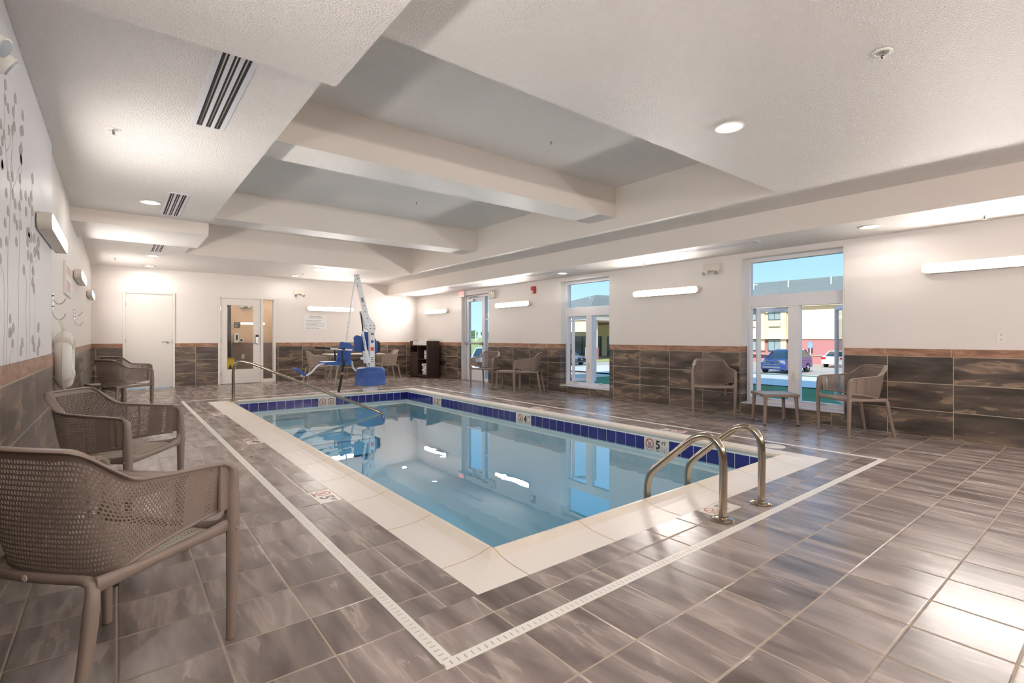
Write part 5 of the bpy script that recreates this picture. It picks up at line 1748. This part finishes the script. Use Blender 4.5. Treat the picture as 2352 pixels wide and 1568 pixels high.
# cars
def car(x, y, z, rz, paint, label, suv=False, extra=None):
    t = thing('car', label, 'car', (0, 0, 0))
    L, W, H = (4.7, 1.9, 1.70) if suv else (4.6, 1.8, 1.45)
    if suv:
        body = [(-2.30, .35), (-2.34, .70), (-2.20, .98), (-1.1, 1.08), (-.30, 1.10), (2.2, 1.12), (2.33, .9), (2.34, .38), (-2.30, .30)]
        cab = [(-1.25, 1.05), (-.55, 1.60), (-.1, 1.69), (1.5, 1.66), (2.15, 1.12)]
    else:
        body = [(-2.28, .30), (-2.30, .60), (-2.1, .76), (-1.1, .92), (1.4, .98), (2.2, .96), (2.28, .7), (2.26, .32), (-2.2, .25)]
        cab = [(-1.15, .90), (-.35, 1.36), (.2, 1.43), (1.0, 1.38), (1.75, .97)]
    def loft(m, poly, w0, w1, zmid):
        n = len(poly)
        secs = []
        for yy, inset in ((-1, .06), (-.86, 0), (.86, 0), (1, .06)):
            vs = []
            for px_, pz in poly:
                k = (w1 if pz > zmid else w0) / 2
                vs.append((px_ * (1 - inset * .6), yy * k, pz - inset * (pz - .3) * .5))
            secs.append(vs)
        allv = [v for s_ in secs for v in s_]
        fs = [tuple(range(n))] + [tuple(reversed(range(3 * n, 4 * n)))]
        for q in range(3):
            fs += [(q * n + i, q * n + (i + 1) % n, (q + 1) * n + (i + 1) % n, (q + 1) * n + i) for i in range(n)]
        m.add(allv, fs)
        return m
    b = loft(MB(), body, W, W * .97, .8).build('body', paint, t, smooth=True, angle=35)
    loft(MB(), cab, W * .94, W * .76, 1.2).build('cabin_glass', 'carglass', t, smooth=True, angle=35)
    top = [p for p in cab[1:-1]]
    loft(MB(), [(top[0][0] + .05, top[0][1] + .0), (top[1][0], top[1][1] + .025), (top[2][0], top[2][1] + .02), (top[2][0] + .08, top[2][1] - .03), (top[0][0] + .02, top[0][1] - .03)], W * .78, W * .76, 1.2).build('roof_panel', paint, t, smooth=True, angle=35)
    for s_ in (-1, 1):
        m = MB()
        m.sweep([(cab[0][0], s_ * W * .44, cab[0][1]), (cab[1][0], s_ * W * .375, cab[1][1])], .035, n=6)
        m.sweep([(cab[-2][0], s_ * W * .375, cab[-2][1]), (cab[-1][0], s_ * W * .44, cab[-1][1])], .05, n=6)
        m.sweep([(.15, s_ * W * .465, cab[0][1]), (.2, s_ * W * .385, H - .04)], .035, n=6)
        m.build('window_pillar', paint, t)
        m = MB().m(paint).rbox(cab[0][0] + .15, cab[0][0] + .3, s_ * W * .5, s_ * (W * .5 + .16), cab[0][1] + .02, cab[0][1] + .16, .04, 'X')
        m.build('wing_mirror', None, t)
        rr_ = .36 if suv else .32
        for wx_ in (-1.42, 1.42):
            w_ = MB().m('tyre').lathe([(.0, -.1), (rr_ * .66, -.11), (rr_ * .95, -.11), (rr_, -.08), (rr_, .08), (rr_ * .95, .11), (rr_ * .66, .11), (0, .1)], (wx_, s_ * (W / 2 - .10), rr_), n=24, axis='Y').build('wheel', None, t, smooth=True, angle=50)
            h = MB().m('chrome')
            for q in range(5):
                a = 2 * math.pi * q / 5
                h.sweep([(wx_, s_ * (W / 2 + .015), rr_), (wx_ + rr_ * .6 * math.cos(a), s_ * (W / 2 + .012), rr_ + rr_ * .6 * math.sin(a))], (.035, .03), n=5)
            h.build('wheel_spokes', None, w_)
        m = MB().m('lampglass').rbox(-2.30 if suv else -2.26, -1.95, s_ * .45, s_ * .86, .80 if suv else .62, .96 if suv else .76, .05, 'X')
        m.build('headlight', None, t)
        m = MB().m('red').rbox(2.1, 2.35 if suv else 2.29, s_ * .55, s_ * .88, .85 if suv else .72, 1.05 if suv else .9, .04, 'X')
        m.build('tail_light', None, t)
    if suv:
        g = MB().m('chrome')
        for q in range(3):
            g.box(-2.38, -2.30, -.55, .55, .62 + .12 * q, .69 + .12 * q)
        g.box(-2.37, -2.28, -.62, .62, .40, .52)
        gg = g.build('grille', None, t)
        MB().m('carblue').lathe([(0, -.02), (.10, -.015), (.11, 0)], (-2.385, 0, .77), n=20, axis='X').build('oval_badge', None, gg)
    else:
        g = MB().m('cap').box(-2.33, -2.27, -.48, .48, .42, .66).m('chrome').lathe([(0, -.02), (.07, -.015), (.08, 0)], (-2.34, 0, .55), n=16, axis='X')
        g.build('grille', None, t)
    t.location = (x, y, z)
    t.rotation_euler = (0, 0, rz)
    return t
car(38.7, 16.3, -1.41, 0, 'carblue', 'blue sport utility vehicle seen through the near window', True)
car(49.6, 16.2, -1.41, R(180), 'carsilver', 'silver car with red tail light at the right side of the near window')
car(33.6, 34.4, -1.41, R(90), 'cargrey', 'dark grey car seen through the farther window')
car(17.6, 24.6, -.88, R(48), 'carwhite', 'white car seen through the glass exit door')
t = thing('parking_sign', 'small blue accessible parking sign on a post by the hotel wall', 'sign', (52.8, 20.3, GZ))
MB().m('beige').cyl((52.8, 20.0, GZ), (52.8, 20.0, .75), .05, n=8).build('post', None, t)
sg_ = MB().box(52.74, 52.76, 19.78, 20.22, .12, .72).build('sign_plate', 'signblue', t)
m = MB().m('white_pl')
ox, oy, oz = 52.735, 20.0, .36
m.sweep([(ox, oy + .09 * math.cos(R(a)), oz + .09 * math.sin(R(a))) for a in range(-170, 60, 23)], .014, up=(1, 0, 0), n=5)
m.sweep([(ox, oy + .02, oz + .25), (ox, oy, oz + .10), (ox, oy - .10, oz + .08), (ox, oy - .13, oz - .03)], .014, up=(1, 0, 0), n=5)
m.build('wheelchair_symbol', None, sg_)

# trees, fence and pole beyond the field
for i in range(9):
    x, y, s_ = 98 + 4.6 * i, 174 - 2.6 * i, (4.4, 5.0, 4.0, 4.6, 4.2, 4.8, 4.0, 4.4, 4.0)[i]
    t = thing('broadleaf_tree', '%s of the nine bushy trees lined up beyond the field' % ('first', 'second', 'third', 'fourth', 'fifth', 'sixth', 'seventh', 'eighth', 'last')[i], 'tree', (x, y, .8), 0, 'trees beyond the field')
    MB().m('bark').sweep([(x, y, .7), (x, y, .8 + s_ * .3)], [.3, .2], n=8).build('trunk', None, t)
    m = MB()
    for q in range(9):
        a = random.uniform(0, 6.3)
        d = random.uniform(0, .32) * s_
        m.ball((x + d * math.cos(a), y + d * math.sin(a), .9 + s_ * random.uniform(.15, .50)), s_ * random.uniform(.22, .30), 8, (1, 1, .85), jit=.12)
    m.build('foliage', 'tree', t)
t = thing('boundary_fence', 'pale rail fence along the far edge of the field', 'fence', (100, 140, .3))
for k in range(30):
    x = 60 + 3.0 * k
    MB().box(x, x + .12, 140, 140.12, .2, 1.6).build('post', 'white_pl', t)
for z in (.8, 1.4):
    MB().box(60, 147, 140.03, 140.09, z, z + .1).build('rail', 'white_pl', t)
t = thing('pale_pole', 'pale upright pole standing in the field before the trees', 'pole', (83, 122, 0))
MB().m('white_pl').cyl((83, 122, 0), (83, 122, 3.2), .18, n=10).build('shaft', None, t)
